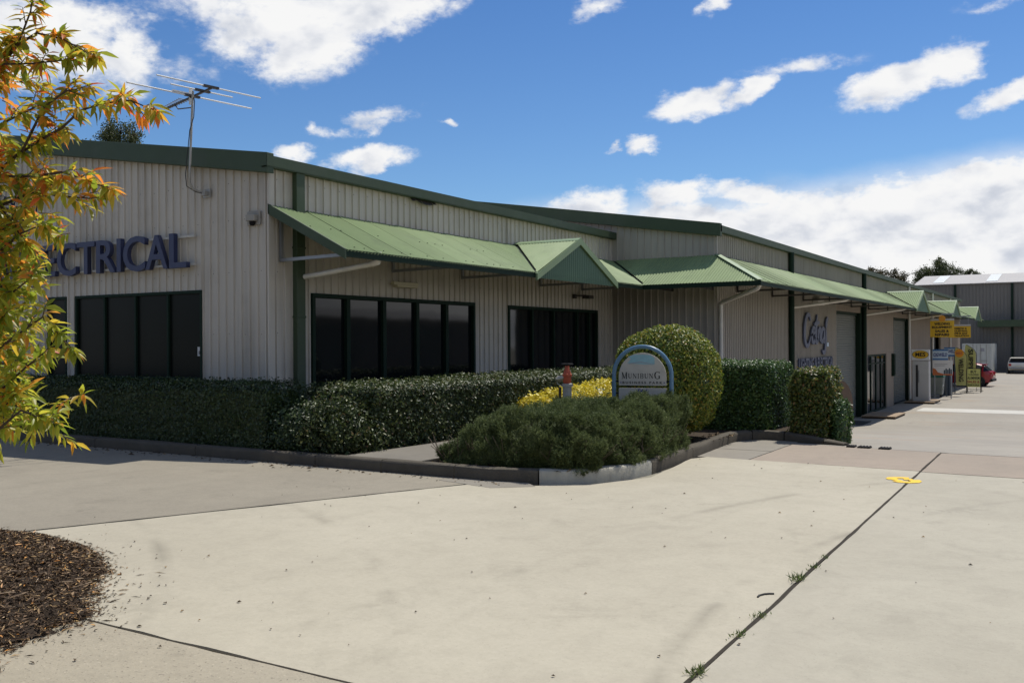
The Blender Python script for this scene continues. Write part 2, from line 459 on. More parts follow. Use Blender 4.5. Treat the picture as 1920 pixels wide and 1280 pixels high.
class MB:
    def __init__(self):
        self.v = []
        self.f = []

    def quad(self, a, b, c, d):
        i = len(self.v)
        self.v += [tuple(a), tuple(b), tuple(c), tuple(d)]
        self.f.append((i, i + 1, i + 2, i + 3))
        return self

    def poly(self, pts):
        i = len(self.v)
        self.v += [tuple(p) for p in pts]
        self.f.append(tuple(range(i, i + len(pts))))
        return self

    def box(self, x0, x1, y0, y1, z0, z1):
        i = len(self.v)
        for z in (z0, z1):
            self.v += [(x0, y0, z), (x1, y0, z), (x1, y1, z), (x0, y1, z)]
        for q in ((3, 2, 1, 0), (4, 5, 6, 7), (0, 1, 5, 4), (1, 2, 6, 5), (2, 3, 7, 6), (3, 0, 4, 7)):
            self.f.append(tuple(i + k for k in q))
        return self

    def bbox(self, c, sx, sy, sz):
        return self.box(c[0] - sx / 2, c[0] + sx / 2, c[1] - sy / 2, c[1] + sy / 2, c[2] - sz / 2, c[2] + sz / 2)

    def beam(self, a, b, w, h):
        a, b = Vector(a), Vector(b)
        d = (b - a).normalized()
        s = d.cross(Vector((0, 0, 1)))
        if s.length < 1e-4:
            s = Vector((1, 0, 0))
        s.normalize()
        t = s.cross(d).normalized()
        i = len(self.v)
        for p in (a, b):
            for u, k in ((-1, -1), (1, -1), (1, 1), (-1, 1)):
                self.v.append(tuple(p + s * (u * w / 2) + t * (k * h / 2)))
        for q in ((3, 2, 1, 0), (4, 5, 6, 7), (0, 1, 5, 4), (1, 2, 6, 5), (2, 3, 7, 6), (3, 0, 4, 7)):
            self.f.append(tuple(i + k for k in q))
        return self

    def tube(self, pts, r, n=10, caps=True):
        pts = [Vector(p) for p in pts]
        rs = r if hasattr(r, '__len__') else [r] * len(pts)
        i0 = len(self.v)
        prev = None
        for k, p in enumerate(pts):
            d = (pts[min(k + 1, len(pts) - 1)] - pts[max(k - 1, 0)]).normalized()
            if prev is None:
                s = d.cross(Vector((0, 0, 1)))
                if s.length < .05:
                    s = d.cross(Vector((1, 0, 0)))
            else:
                s = prev - d * prev.dot(d)
            s.normalize()
            prev = s
            t = d.cross(s)
            for j in range(n):
                a = 2 * math.pi * j / n
                self.v.append(tuple(p + (s * math.cos(a) + t * math.sin(a)) * rs[k]))
        for k in range(len(pts) - 1):
            for j in range(n):
                a, b = i0 + k * n + j, i0 + k * n + (j + 1) % n
                self.f.append((a, b, b + n, a + n))
        if caps:
            self.f.append(tuple(i0 + j for j in reversed(range(n))))
            self.f.append(tuple(i0 + (len(pts) - 1) * n + j for j in range(n)))
        return self

    def lathe(self, c, prof, n=16, axis='z'):
        """prof: (radius, height) list revolved about an axis through c"""
        i0 = len(self.v)
        for r, h in prof:
            for j in range(n):
                a = 2 * math.pi * j / n
                u, w = r * math.cos(a), r * math.sin(a)
                if axis == 'z':
                    self.v.append((c[0] + u, c[1] + w, c[2] + h))
                elif axis == 'x':
                    self.v.append((c[0] + h, c[1] + u, c[2] + w))
                else:
                    self.v.append((c[0] + w, c[1] + h, c[2] + u))
        m = len(prof)
        for k in range(m - 1):
            for j in range(n):
                a, b = i0 + k * n + j, i0 + k * n + (j + 1) % n
                self.f.append((a, b, b + n, a + n))
        self.f.append(tuple(i0 + j for j in reversed(range(n))))
        self.f.append(tuple(i0 + (m - 1) * n + j for j in range(n)))
        return self

    def prism(self, pts, vec):
        """planar polygon swept along vec"""
        i = len(self.v)
        n = len(pts)
        v = Vector(vec)
        self.v += [tuple(p) for p in pts] + [tuple(Vector(p) + v) for p in pts]
        self.f.append(tuple(i + k for k in reversed(range(n))))
        self.f.append(tuple(i + n + k for k in range(n)))
        for k in range(n):
            a, b = i + k, i + (k + 1) % n
            self.f.append((a, b, b + n, a + n))
        return self

    def mesh(self, name, mat, smooth=False, org=Vector((0, 0, 0)), fix=True):
        me = bpy.data.meshes.new(name)
        vs = [(x - org[0], y - org[1], z - org[2]) for x, y, z in self.v] if org.length else self.v
        me.from_pydata(vs, [], self.f)
        if fix:
            bm = bmesh.new()
            bm.from_mesh(me)
            bmesh.ops.recalc_face_normals(bm, faces=bm.faces)
            bm.to_mesh(me)
            bm.free()
        if smooth:
            me.polygons.foreach_set('use_smooth', [True] * len(me.polygons))
            try:
                me.set_sharp_from_angle(angle=math.radians(40))
            except Exception:
                pass
        me.materials.append(MATS[mat])
        return me

    def build(self, name, mat, parent=None, smooth=False, bevel=0.0, **pr):
        if parent is not None:
            org = ORG[parent.name]
            loc = None
        else:
            a = np.array(self.v)
            org = Vector(((a[:, 0].min() + a[:, 0].max()) / 2, (a[:, 1].min() + a[:, 1].max()) / 2, a[:, 2].min()))
            loc = org
        me = self.mesh(name, mat, smooth, org)
        o = bpy.data.objects.new(name, me)
        COL.objects.link(o)
        if parent is not None:
            o.parent = parent
        else:
            o.location = loc
        ORG[o.name] = org
        if bevel:
            md = o.modifiers.new('bevel', 'BEVEL')
            md.width = bevel
            md.segments = 2
            md.limit_method = 'ANGLE'
        return props(o, **pr)


def np_mesh(name, verts, faces, mat, mats=None, midx=None):
    """fast mesh of equal-sized faces"""
    k = faces.shape[1]
    me = bpy.data.meshes.new(name)
    me.vertices.add(len(verts))
    me.vertices.foreach_set('co', verts.astype(np.float32).ravel())
    me.loops.add(faces.size)
    me.loops.foreach_set('vertex_index', faces.astype(np.int32).ravel())
    me.polygons.add(len(faces))
    me.polygons.foreach_set('loop_start', np.arange(0, faces.size, k, dtype=np.int32))
    me.polygons.foreach_set('loop_total', np.full(len(faces), k, dtype=np.int32))
    me.materials.append(MATS[mat])
    for m in mats or ():
        me.materials.append(MATS[m])
    if midx is not None:
        me.polygons.foreach_set('material_index', midx.astype(np.int32))
    me.update(calc_edges=True)
    return me


def norm(a):
    return a / np.maximum(np.linalg.norm(a, axis=1, keepdims=True), 1e-9)


def leaf_cards(C, T, Nn, L, Wd, fold=.25):
    """rhombus leaves, folded along the midrib. C centre, T long axis, Nn normal"""
    n = len(C)
    T = norm(T)
    B = norm(np.cross(Nn, T))
    Nn = np.cross(T, B)
    L = np.broadcast_to(np.asarray(L, float), (n,))[:, None]
    Wd = np.broadcast_to(np.asarray(Wd, float), (n,))[:, None]
    base = C - T * L / 2
    tip = C + T * L / 2 - Nn * L * .06
    lf = C - B * Wd / 2 + Nn * Wd * fold - T * L * .05
    rg = C + B * Wd / 2 + Nn * Wd * fold - T * L * .05
    V = np.stack([base, rg, tip, lf], 1).reshape(-1, 3)
    i = np.arange(n)[:, None] * 4
    F = np.concatenate([i + [0, 1, 2], i + [0, 2, 3]], 1).reshape(-1, 3)
    return V, F


def link(name, me, parent=None, loc=None, **pr):
    o = bpy.data.objects.new(name, me)
    COL.objects.link(o)
    if parent is not None:
        o.parent = parent
        ORG[o.name] = ORG[parent.name]
    elif loc is not None:
        o.location = loc
        ORG[o.name] = Vector(loc)
    return props(o, **pr)


def copy_tree(o, parent=None):
    c = o.copy()
    COL.objects.link(c)
    ORG[c.name] = ORG.get(o.name, Vector((0, 0, 0)))
    if parent is not None:
        c.parent = parent
    for ch in [k for k in o.children]:
        copy_tree(ch, c)
    return c


# ---- lettering
def text_mesh(txt, bold=0.0, depth=0.0, shear=0.0, spacing=1.0):
    cu = bpy.data.curves.new('text', 'FONT')
    cu.body = txt
    cu.size = 1
    cu.offset = bold
    cu.extrude = depth
    cu.shear = shear
    cu.space_character = spacing
    cu.resolution_u = 4
    cu.align_x = 'LEFT'
    o = bpy.data.objects.new('text', cu)
    COL.objects.link(o)
    dg = bpy.context.evaluated_depsgraph_get()
    me = bpy.data.meshes.new_from_object(o.evaluated_get(dg))
    bpy.data.objects.remove(o)
    bpy.data.curves.remove(cu)
    return me


def place_text(txt, name, mat, origin, ux, uz, w=None, h=None, parent=None, bold=0.02, depth_m=0.004, shear=0.0, spacing=1.0, center=True, **pr):
    """text filling width w and/or height h (metres). origin = left-bottom (or centre-bottom) corner; ux reading direction, uz up direction"""
    me = text_mesh(txt, bold, .5, shear, spacing)
    n = len(me.vertices)
    a = np.zeros(n * 3, np.float32)
    me.vertices.foreach_get('co', a)
    a = a.reshape(-1, 3).astype(float)
    mn, mxx = a.min(0), a.max(0)
    sx = sy = None
    if w:
        sx = w / (mxx[0] - mn[0])
    if h:
        sy = h / (mxx[1] - mn[1])
    sx = sx or sy
    sy = sy or sx
    ux, uz = Vector(ux).normalized(), Vector(uz).normalized()
    un = ux.cross(uz)
    X = (a[:, 0] - (mn[0] + mxx[0]) / 2 if center else a[:, 0] - mn[0]) * sx
    Z = (a[:, 1] - mn[1]) * sy
    D = a[:, 2] * depth_m
    org = ORG[parent.name] if parent is not None else Vector((0, 0, 0))
    P = np.array(origin)[None] - np.array(org)[None] + X[:, None] * np.array(ux)[None] + Z[:, None] * np.array(uz)[None] + D[:, None] * np.array(un)[None]
    me.vertices.foreach_set('co', P.astype(np.float32).ravel())
    me.materials.clear()
    me.materials.append(MATS[mat])
    me.name = name
    me.update()
    return link(name, me, parent, **pr)


# ------------------------------------------------------------------ terrain
def gz(y):
    """yard level: flat, then falling away beyond the driveway crossing"""
    if y < 14.8:
        return 0.0
    if y < 36:
        t = (y - 14.8) / 21.2
        return -1.5 * (t * .75 + .25 * (3 * t * t - 2 * t ** 3))
    return -1.5


YS = [-320, -40, 14.8] + [14.8 + 21.2 * k / 16 for k in range(1, 17)] + [60, 120, 420]


def sheet(name, xa, xb, ya, yb, dz, mat, parent=None, thick=.03, **pr):
    """a strip of paving that follows the yard level, with a little thickness at its edges"""
    ys = [ya] + [v for v in YS if ya + .01 < v < yb - .01] + [yb]
    m = MB()
    for a, b in zip(ys[:-1], ys[1:]):
        za, zb = gz(a) + dz, gz(b) + dz
        m.quad((xa, a, za), (xb, a, za), (xb, b, zb), (xa, b, zb))
    for (p, q) in zip(ys[:-1], ys[1:]):
        for x in (xa, xb):
            m.quad((x, p, gz(p) + dz), (x, q, gz(q) + dz), (x, q, gz(q) + dz - thick), (x, p, gz(p) + dz - thick))
    for y in (ya, yb):
        m.quad((xa, y, gz(y) + dz), (xb, y, gz(y) + dz), (xb, y, gz(y) + dz - thick), (xa, y, gz(y) + dz - thick))
    return m.build(name, mat, parent, **pr)


def slab_poly(name, pts, z, mat, thick=.03, wob=0.0, **pr):
    """flat slab with any outline and slightly worn edges"""
    out = []
    n = len(pts)
    for i in range(n):
        a, b = Vector((*pts[i], 0)), Vector((*pts[(i + 1) % n], 0))
        L = (b - a).length
        k = max(1, min(60, int(L / .25))) if wob else 1
        nrm = Vector((-(b - a).y, (b - a).x, 0)).normalized()
        for j in range(k):
            p = a.lerp(b, j / k)
            if wob and j:
                p = p + nrm * wob * mnoise.noise((p.x * 3, p.y * 3, 1.7))
            out.append((p.x, p.y, z - thick))
    m = MB()
    m.prism(out, (0, 0, thick))
    return m.build(name, mat, **pr)


sheet('ground', -320, 320, -320, 420, -.03, 'ground_far', kind='structure', label='bare ground around and under the paved yard')
# crossing: pale slabs, joints left open between them
J = -1.70


def jx(y):
    return -1.61 - .0174 * (y - 4.2)


slab_poly('driveway_slab', [(-5.02, 3.392), (jx(3.4) - .012, 3.392), (jx(12.36) - .012, 12.36), (-4.5, 12.50), (-4.62, 12.2), (-4.4, 10.3), (-4.78, 9.4), (-5.3, 9.06), (-5.96, 8.80), (-7.83, 4.56), (-9.0, 1.9)],
          .004, 'slab_pale', wob=.02, kind='structure', label='pale concrete driveway slab with faint tyre arcs')
slab_poly('driveway_slab', [(jx(-3) + .012, -3), (jx(-3) + .40, -3), (jx(12.27) + .40, 12.27), (jx(12.29) + .012, 12.29)], .0045, 'slab_band', kind='structure',
          label='narrow pale infill strip of concrete beside the open joint')
slab_poly('driveway_slab', [(jx(-6) + .4, -6), (12, -6), (12, 11.9), (jx(12.27) + .4, 12.27)], .0045, 'slab_right', kind='structure', label='grey cream concrete slab right of the open joint')
slab_poly('driveway_slab', [(-16, -6), (jx(-6) - .02, -6), (jx(3.37) - .02, 3.375), (-16, 3.375)], .003, 'aggregate', kind='structure', wob=.014, label='coarse exposed aggregate slab beyond the curved joint')
slab_poly('car_park', [(-60, 1.5), (-9.2, 1.5), (-7.87, 4.60), (-6.00, 8.84), (-5.6, 9.3), (-60, 9.3)], .0035, 'carpark', kind='structure', wob=.012, label='weathered grey car park concrete in front of the office')
slab_poly('drain_shade_patch', [(-6.45, 8.90), (-5.60, 8.70), (-5.22, 9.02), (-5.42, 9.20), (-6.4, 9.12)], .0065, 'grey_panel', thick=.004, wob=.02, kind='structure', label='dark concrete patch beside the kerb nose, partly painted kerb shadow')  # darker panel, with part of the kerb's shadow painted in as grey
# strip across the crossing
slab_poly('crossing_panel', [(-4.9, 12.50), (-3.92, 12.47), (-3.92, 13.55), (-4.9, 13.55)], .003, 'grey_panel', kind='structure')
slab_poly('crossing_panel', [(-4.9, 13.58), (-3.92, 13.58), (-3.92, 15.2), (-4.9, 15.2)], .003, 'grey_panel', kind='structure')
slab_poly('crossing_strip', [(-3.90, 12.47), (jx(12.4) - .012, 12.40), (jx(14.5) - .012, 14.55), (-3.90, 14.74)], .003, 'pink_strip', wob=.012, kind='structure', label='pinkish concrete strip across the drive, left of the joint')
slab_poly('crossing_strip', [(jx(12.3) + .012, 12.33), (12, 11.95), (12, 14.0), (jx(14.5) + .012, 14.50)], .003, 'pink_strip', kind='structure', label='pinkish concrete strip across the drive, right of the joint')
ap = MB()
sheet('yard_apron', -7.9, 26, 14.81, 120, .0, 'apron', thick=.02, kind='structure', label='concrete yard falling away towards the roller doors')
slab_poly('crest', [(-3.9, 14.76), (J - .018, 14.57), (J + .018, 14.54), (12, 14.02), (12, 14.82), (-3.9, 14.82)], .002, 'apron', kind='structure')
sheet('spoon_drain', -6.45, 26, 44.2, 46.4, .006, 'drain_pale', thick=.006, kind='structure', label='pale spoon drain strip across the yard')

# garden bed and path
bedm = MB()
bed_pts = [(-40, 9.24), (-8.22, 9.24), (-8.22, 9.4), (-6.98, 9.4), (-6.98, 9.24), (-5.9, 9.24), (-5.40, 9.36), (-5.0, 9.64), (-4.78, 10.25), (-4.72, 11), (-4.78, 12.3), (-4.86, 13.6),
           (-4.92, 14.5), (-4.86, 14.98), (-4.45, 15.22), (-3.85, 15.12), (-3.66, 15.08), (-3.64, 16.0), (-4.6, 17.2), (-6.3, 20.5), (-6.35, 22.75), (-10.78, 22.75), (-10.78, 10.46), (-40, 10.46)]
bedm.prism([(x, y, -.9) for x, y in bed_pts], (0, 0, 1.02))
bedm.build('garden_bed', 'soil', kind='structure', label='dark garden bed behind the kerb')
slab_poly('path', [(-8.2, 9.26), (-7.0, 9.26), (-6.6, 17.3), (-7.55, 17.3), (-7.6, 13.0), (-8.05, 11.6)], .150, 'path', thick=.1, wob=.012, kind='structure', label='grey concrete path running in from the kerb')
slab_poly('path', [(-9.2, 17.32), (-7.0, 17.32), (-7.0, 20.6), (-10.77, 20.6), (-10.77, 17.9), (-9.2, 17.9)], .149, 'path', thick=.1, kind='structure', label='grey concrete landing before the office door')

# ---- kerb in cast lengths
kline = [(-40, 9.14), (-27, 9.14), (-24, 9.14), (-21, 9.14), (-18, 9.14), (-15.6, 9.14), (-13.2, 9.14), (-10.9, 9.14), (-8.6, 9.14), (-7.5, 9.14), (-6.4, 9.14), (-5.9, 9.14), (-5.32, 9.26), (-5.05, 9.40), (-4.86, 9.60), (-4.72, 9.88), (-4.62, 10.22),
         (-4.57, 10.74), (-4.60, 11.5), (-4.63, 12.3), (-4.68, 13.0), (-4.74, 13.8), (-4.78, 14.4), (-4.76, 14.72), (-4.63, 14.98), (-4.42, 15.10), (-4.15, 15.08), (-3.85, 15.0), (-3.5, 14.89), (-3.16, 14.79)]
kroot = empty('kerb', 'concrete kerb round the office garden bed', None, (0, 0, 0), kind='structure')


def kerb_piece(i0, i1, mat, label=None):
    pts = [Vector((*kline[k], 0)) for k in range(i0, i1 + 1)]
    # densify
    P = []
    for a, b in zip(pts[:-1], pts[1:]):
        k = max(1, int((b - a).length / .2))
        P += [a.lerp(b, j / k) for j in range(k)]
    P.append(pts[-1])
    P[0] = P[0].lerp(P[1], .03)
    P[-1] = P[-1].lerp(P[-2], .03)
    prof = [(0, -.03), (-.004, .105), (.012, .138), (.04, .15), (.135, .152), (.15, .14), (.15, -.03)]
    m = MB()
    n = len(prof)
    for k, p in enumerate(P):
        d = (P[min(k + 1, len(P) - 1)] - P[max(k - 1, 0)]).normalized()
        nr = Vector((-d.y, d.x, 0))
        # end of the kerb runs down to the yard
        t = 1.0
        if p.x > -4.2 and p.y > 14:
            t = max(.25, 1 - (p.x + 4.2) / 1.04 * .75)
        for o, h in prof:
            wob = 1 + .05 * mnoise.noise((p.x * 2, p.y * 2, o * 9))
            q = p + nr * o
            m.v.append((q.x, q.y, (h * t * wob if h > 0 else -.03)))
    for k in range(len(P) - 1):
        for j in range(n - 1):
            a = k * n + j
            m.f.append((a, a + n, a + n + 1, a + 1))
    m.f.append(tuple(range(n)))
    m.f.append(tuple(reversed(range((len(P) - 1) * n, len(P) * n))))
    m.build('kerb_segment', mat, kroot, smooth=True, **({'label': label} if label else {}))


for a, b in ((1, 3), (3, 4), (4, 5), (5, 6), (6, 7), (7, 8), (8, 9), (9, 10), (10, 12)):
    kerb_piece(a, b, 'kerb_old')
kerb_piece(12, 17, 'kerb_pale', 'pale curved kerb length at the nose of the bed')
for a, b in ((17, 19), (19, 21), (21, 24), (24, 26), (26, 28), (28, 29)):
    kerb_piece(a, b, 'kerb_old')

# ------------------------------------------------------------------ corrugated cladding
PITCH = .18
PROF = [(0, 0), (.72, 0), (.75, 1), (.89, 1), (.92, 0)]


def cladding(parent, axis, const, a, b, out, zlo, zhi, openings=(), mat='cladding', sheet_w=.72, pitch=PITCH, h=.028, prof=PROF, name='cladding_sheet', lap=True):
    """ribbed wall sheets. axis 'x': wall along x at y=const; 'y': along y at x=const. out=+1/-1 direction of the outside."""
    fz = zhi if callable(zhi) else (lambda t: zhi)
    fl = zlo if callable(zlo) else (lambda t: zlo)
    n = max(1, round((b - a) / sheet_w))
    per = max(1, round(sheet_w / pitch))
    t = a
    k = 0
    while t < b - 1e-4:
        e = min(b, t + per * pitch)
        ts = []
        q = t
        while q < e - 1e-6:
            for u, hh in prof:
                if q + u * pitch < e - 1e-6:
                    ts.append((q + u * pitch, hh * h))
            q += pitch
        ts.append((e, 0))
        for o in openings:
            for edge in (o[0], o[1]):
                if t < edge < e:
                    ts.append((edge, 0))
        ts.sort()
        m = MB()
        lower = MB()
        whole = any(not any(o[0] < (p_[0] + q_[0]) / 2 < o[1] for o in openings) for p_, q_ in zip(ts[:-1], ts[1:]) if q_[0] - p_[0] > 1e-5)
        d0 = .0015 if (k % 2 and lap) else 0
        for (s0, h0), (s1, h1) in zip(ts[:-1], ts[1:]):
            if s1 - s0 < 1e-5:
                continue
            mid = (s0 + s1) / 2
            iv = [(None, None)]
            cuts = sorted((o[2], o[3]) for o in openings if o[0] < mid < o[1])
            lo = 'lo'
            segs = []
            cur = 'lo'
            for c0, c1 in cuts:
                segs.append((cur, c0))
                cur = c1
            segs.append((cur, 'hi'))
            for z0, z1 in segs:
                def Z(z, s):
                    return fl(s) if z == 'lo' else fz(s) if z == 'hi' else z
                if Z(z1, mid) - Z(z0, mid) < .01:
                    continue
                pts = []
                for s, hh, z in ((s0, h0, z0), (s1, h1, z0), (s1, h1, z1), (s0, h0, z1)):
                    c = const + out * (hh + d0)
                    pts.append((s, c, Z(z, s)) if axis == 'x' else (c, s, Z(z, s)))
                (lower if z0 == 'lo' and z1 != 'hi' and not whole else m).quad(*pts)
        if lower.f:
            lower.build(name, mat, parent)
        if m.f:
            m.build(name, mat, parent)
        t = e
        k += 1


def ripple_strip(m, along0, along1, rng_fn, zfn, horiz, pitch=.076, amp=.011, per=4, dz=0.0, lift=0.0):
    """corrugated roof between along0..along1; rng_fn(t) -> (lo, hi) across; zfn(across, t); horiz: 'y' if the along axis is y."""
    n = max(1, int(round((along1 - along0) / pitch * per)))
    prev = None
    for k in range(n + 1):
        t = along0 + (along1 - along0) * k / n
        r = rng_fn(t)
        if r is None:
            prev = None
            continue
        lo, hi = r
        w = amp * math.cos(2 * math.pi * t / pitch) + dz + lift * (1 - k / n)
        pl = (lo, t, zfn(lo, t) + w) if horiz == 'y' else (t, lo, zfn(lo, t) + w)
        ph = (hi, t, zfn(hi, t) + w) if horiz == 'y' else (t, hi, zfn(hi, t) + w)
        if prev is not None:
            m.quad(prev[0], prev[1], ph, pl)
        prev = (pl, ph)
    return m


# ------------------------------------------------------------------ building 1 (office front)
X1, Y1, X2, Y2 = -10.82, 10.50, -7.93, 22.83
ZT, ZE, CW = 3.73, 2.955, 1.545
SL = .157


def gab1(x):
    return min(4.50 + SL * (-10.70 - x), 4.50 + SL * 10.8 - SL * max(0, (-21.5 - x)))


b1 = empty('office_building', 'cream ribbed metal office with green awning, gable wall and dark tinted windows', 'building', (-16, 14, 0))
w = MB()
# wall shells behind the cladding so that no light leaks through
w.box(-31, X1 - .03, Y1 + .05, Y1 + .09, -.3, 4.2)
w.box(X1 - .09, X1 - .05, Y1 + .1, Y2, -.3, 4.2)
w.build('wall_lining', 'dark_steel', b1)
front_wall = empty('wall', None, None, (0, 0, 0))
front_wall.parent = b1
front_wall.location = -b1.location
ORG[front_wall.name] = Vector((0, 0, 0))
LW = (-15.69, -12.31, 1.00, 2.475)
SW = (-16.53, -15.94, 1.00, 2.475)
cladding(front_wall, 'x', Y1, -31, X1, -1, .06, lambda x: gab1(x) - .05, (LW, SW))
RW = (11.41, 16.19, .55, 2.415)
DW = (17.49, 21.87, .20, 2.40)
cladding(front_wall, 'y', X1, Y1, Y2, 1, .06, 4.42, (RW, DW))
m = MB()
for zz in (.55, 1.75, 2.72, 3.55, 4.15):
    xx = -30.9
    while xx < X1 - .05:
        q = xx + .82 * PITCH
        if zz < gab1(q) - .4 and not any(o[0] - .02 < q < o[1] + .02 and o[2] - .05 < zz < o[3] + .05 for o in (LW, SW)):
            m.bbox((q, Y1 - .031, zz + random.uniform(-.012, .012)), .010, .005, .010)
        xx += 2 * PITCH
    yy = Y1
    while yy < Y2 - .1:
        q = yy + .82 * PITCH
        if zz < 4.25 and not any(o[0] - .02 < q < o[1] + .02 and o[2] - .05 < zz < o[3] + .05 for o in (RW, DW)):
            m.bbox((X1 + .031, q, zz + random.uniform(-.012, .012)), .005, .010, .010)
        yy += 2 * PITCH
m.build('wall_screws', 'dark_steel', b1, kind='stuff')
c = MB()
c.box(X1 - .002, X1 + .030, Y1 - .030, Y1 + .09, .06, 4.36)
c.build('corner_flashing', 'cladding', b1)


def window_x(parent, x0, x1, z0, z1, y, nfr, glass='glass_dark', fr=.05, trans=(), name='window'):
    """window in a wall along x (outside is -y): frame ring, mullions, one pane per light"""
    m = MB()
    m.box(x0, x1, y - .035, y + .05, z1 - fr, z1)
    m.box(x0, x1, y - .045, y + .05, z0, z0 + fr)
    m.box(x0, x0 + fr, y - .035, y + .05, z0 + fr, z1 - fr)
    m.box(x1 - fr, x1, y - .035, y + .05, z0 + fr, z1 - fr)
    f = m.build(name, 'trim_dark', parent, bevel=.004)
    xs = [x0 + (x1 - x0) * k / nfr for k in range(nfr + 1)]
    for k in range(nfr):
        if k:
            MB().box(xs[k] - .022, xs[k] + .022, y - .03, y + .05, z0 + fr, z1 - fr).build('mullion', 'trim_dark', f)
        p = MB()
        dy = .002 * random.uniform(-1, 1)
        p.box(xs[k] + .02, xs[k + 1] - .02, y + .01 + dy, y + .022, z0 + fr - .01, z1 - fr + .01)
        p.build('pane', glass, f)
    return f


def window_y(parent, y0, y1, z0, z1, x, splits, glass='glass_dark', fr=.07, mw=.09, rail=None, name='window', proud=.05):
    m = MB()
    m.box(x - .06, x + proud, y0, y1, z1 - fr, z1)
    m.box(x - .06, x + proud + .01, y0, y1, z0, z0 + fr)
    m.box(x - .06, x + proud, y0, y0 + fr, z0 + fr, z1 - fr)
    m.box(x - .06, x + proud, y1 - fr, y1, z0 + fr, z1 - fr)
    f = m.build(name, 'trim_dark', parent, bevel=.004)
    ys = [y0] + list(splits) + [y1]
    for k in range(len(ys) - 1):
        if k:
            MB().box(x - .05, x + proud - .006, ys[k] - mw / 2, ys[k] + mw / 2, z0 + fr, z1 - fr).build('mullion', 'trim_dark', f)
        p = MB()
        dx = .002 * random.uniform(-1, 1)
        p.box(x - .034, x - .020 + dx, ys[k] + .02, ys[k + 1] - .02, z0 + fr - .01, z1 - fr + .01)
        p.build('pane', glass, f)
        if rail:
            MB().box(x - .045, x + .02, ys[k] + mw / 2, ys[k + 1] - mw / 2, rail, rail + .05).build('transom', 'trim_dark', f)
    return f


wl = window_x(b1, *LW[:2], LW[2], LW[3], Y1, 4, 'glass_screen')
st = MB().box(-12.46, -12.37, Y1 + .004, Y1 + .008, 1.40, 1.55)
st.build('sticker', 'sticker', wl)
place_text('8', 'sticker_print', 'print_dark', (-12.415, Y1 + .003, 1.425), (1, 0, 0), (0, 0, 1), h=.06, parent=wl, depth_m=.002)
window_x(b1, *SW[:2], SW[2], SW[3], Y1, 1, 'glass_screen')
window_y(b1, RW[0], RW[1], RW[2], RW[3], X1, [12.29, 13.26, 14.24, 15.19])
window_y(b1, DW[0], DW[1], DW[2], DW[3], X1, [18.55, 19.55, 20.75, 21.4], mw=.06, name='entrance_glazing')

# green fascia along the gable and gutter along the side
f = MB()
for xa, xb in ((-10.68, -21.5), (-21.5, -31.2)):
    za, zb = gab1(xa), gab1(xb)
    f.prism([(xa, 10.34, za - .29), (xb, 10.34, zb - .29), (xb, 10.34, zb + .02), (xa, 10.34, za + .02)], (0, .14, 0))
f.build('gable_fascia', 'trim_green', b1, bevel=.008)
f = MB()
f.box(X1 + .03, X1 + .145, 10.33, Y2 - .01, 4.30, 4.315)
f.box(X1 + .135, X1 + .15, 10.33, Y2 - .01, 4.315, 4.475)
f.box(X1 + .018, X1 + .03, 10.485, Y2 - .01, 4.30, 4.50)
f.box(X1 + .03, X1 + .14, 10.33, 10.345, 4.30, 4.475)
f.build('gutter', 'trim_green', b1)
f = MB()
f.poly([(X1 + .05, Y1 - .1, 4.49), (X1 + .05, Y2 + 8, 4.49), (-21.5, Y2 + 8, 4.49 + SL * 10.73), (-21.5, Y1 - .1, 4.49 + SL * 10.73)])
f.poly([(-21.5, Y1 - .1, 4.49 + SL * 10.73), (-21.5, Y2 + 8, 4.49 + SL * 10.73), (-31.2, Y2 + 8, 4.49 + SL * 1.0), (-31.2, Y1 - .1, 4.49 + SL * 1.0)])
f.build('roof', 'roof_pale', b1)
# bent flashing under the gutter
f = MB()
for k in range(7):
    y0 = 14.02 + k * .11
    f.quad((X1 + .034, y0, 4.302), (X1 + .034, y0 + .11, 4.302), (X1 + .11 + .02 * math.sin(k * 2.1), y0 + .11, 4.25 - .05 * abs(math.sin(k * .55))), (X1 + .10, y0, 4.26 - .05 * abs(math.sin((k - 1) * .55))))
f.build('torn_flashing', 'dark_steel', b1)
# green downpipe
f = MB()
f.box(X1 + .027, X1 + .127, 10.98, 11.17, .12, 4.30)
for z in (.9, 2.0, 3.1):
    f.box(X1 + .025, X1 + .135, 10.97, 11.18, z, z + .04)
f.build('downpipe', 'trim_green', b1, bevel=.01)
# awning drain of white pipe
f = MB()
f.tube([(X1 + .13, 11.14, 2.66), (X1 + .45, 11.18, 2.695), (-9.45, 11.34, 2.82), (-9.36, 11.35, 2.85), (-9.34, 11.352, 2.90), (-9.34, 11.352, 3.0)], .042, 12)
f.tube([(-9.47, 11.34, 2.82), (-9.36, 11.35, 2.845), (-9.34, 11.352, 2.90)], .052, 12)
f.build('awning_drain', 'pvc', b1, smooth=True)
# lights on the wall
f = MB()
f.box(X1 + .03, X1 + .12, 13.44, 14.17, 2.655, 2.71)
f.box(X1 + .04, X1 + .15, 13.50, 14.11, 2.61, 2.655)
f.build('batten_light', 'light_cover', b1, bevel=.01)
f = MB()
f.box(X1 + .03, X1 + .09, 20.50, 20.62, 2.66, 2.76)
f.tube([(X1 + .06, 20.56, 2.72), (X1 + .26, 20.80, 2.74)], .016, 8)
f.box(X1 + .18, X1 + .36, 20.74, 21.0, 2.66, 2.74)
f.build('flood_light', 'dark_steel', b1)

# ---- awnings
SLP = (ZT - ZE) / CW


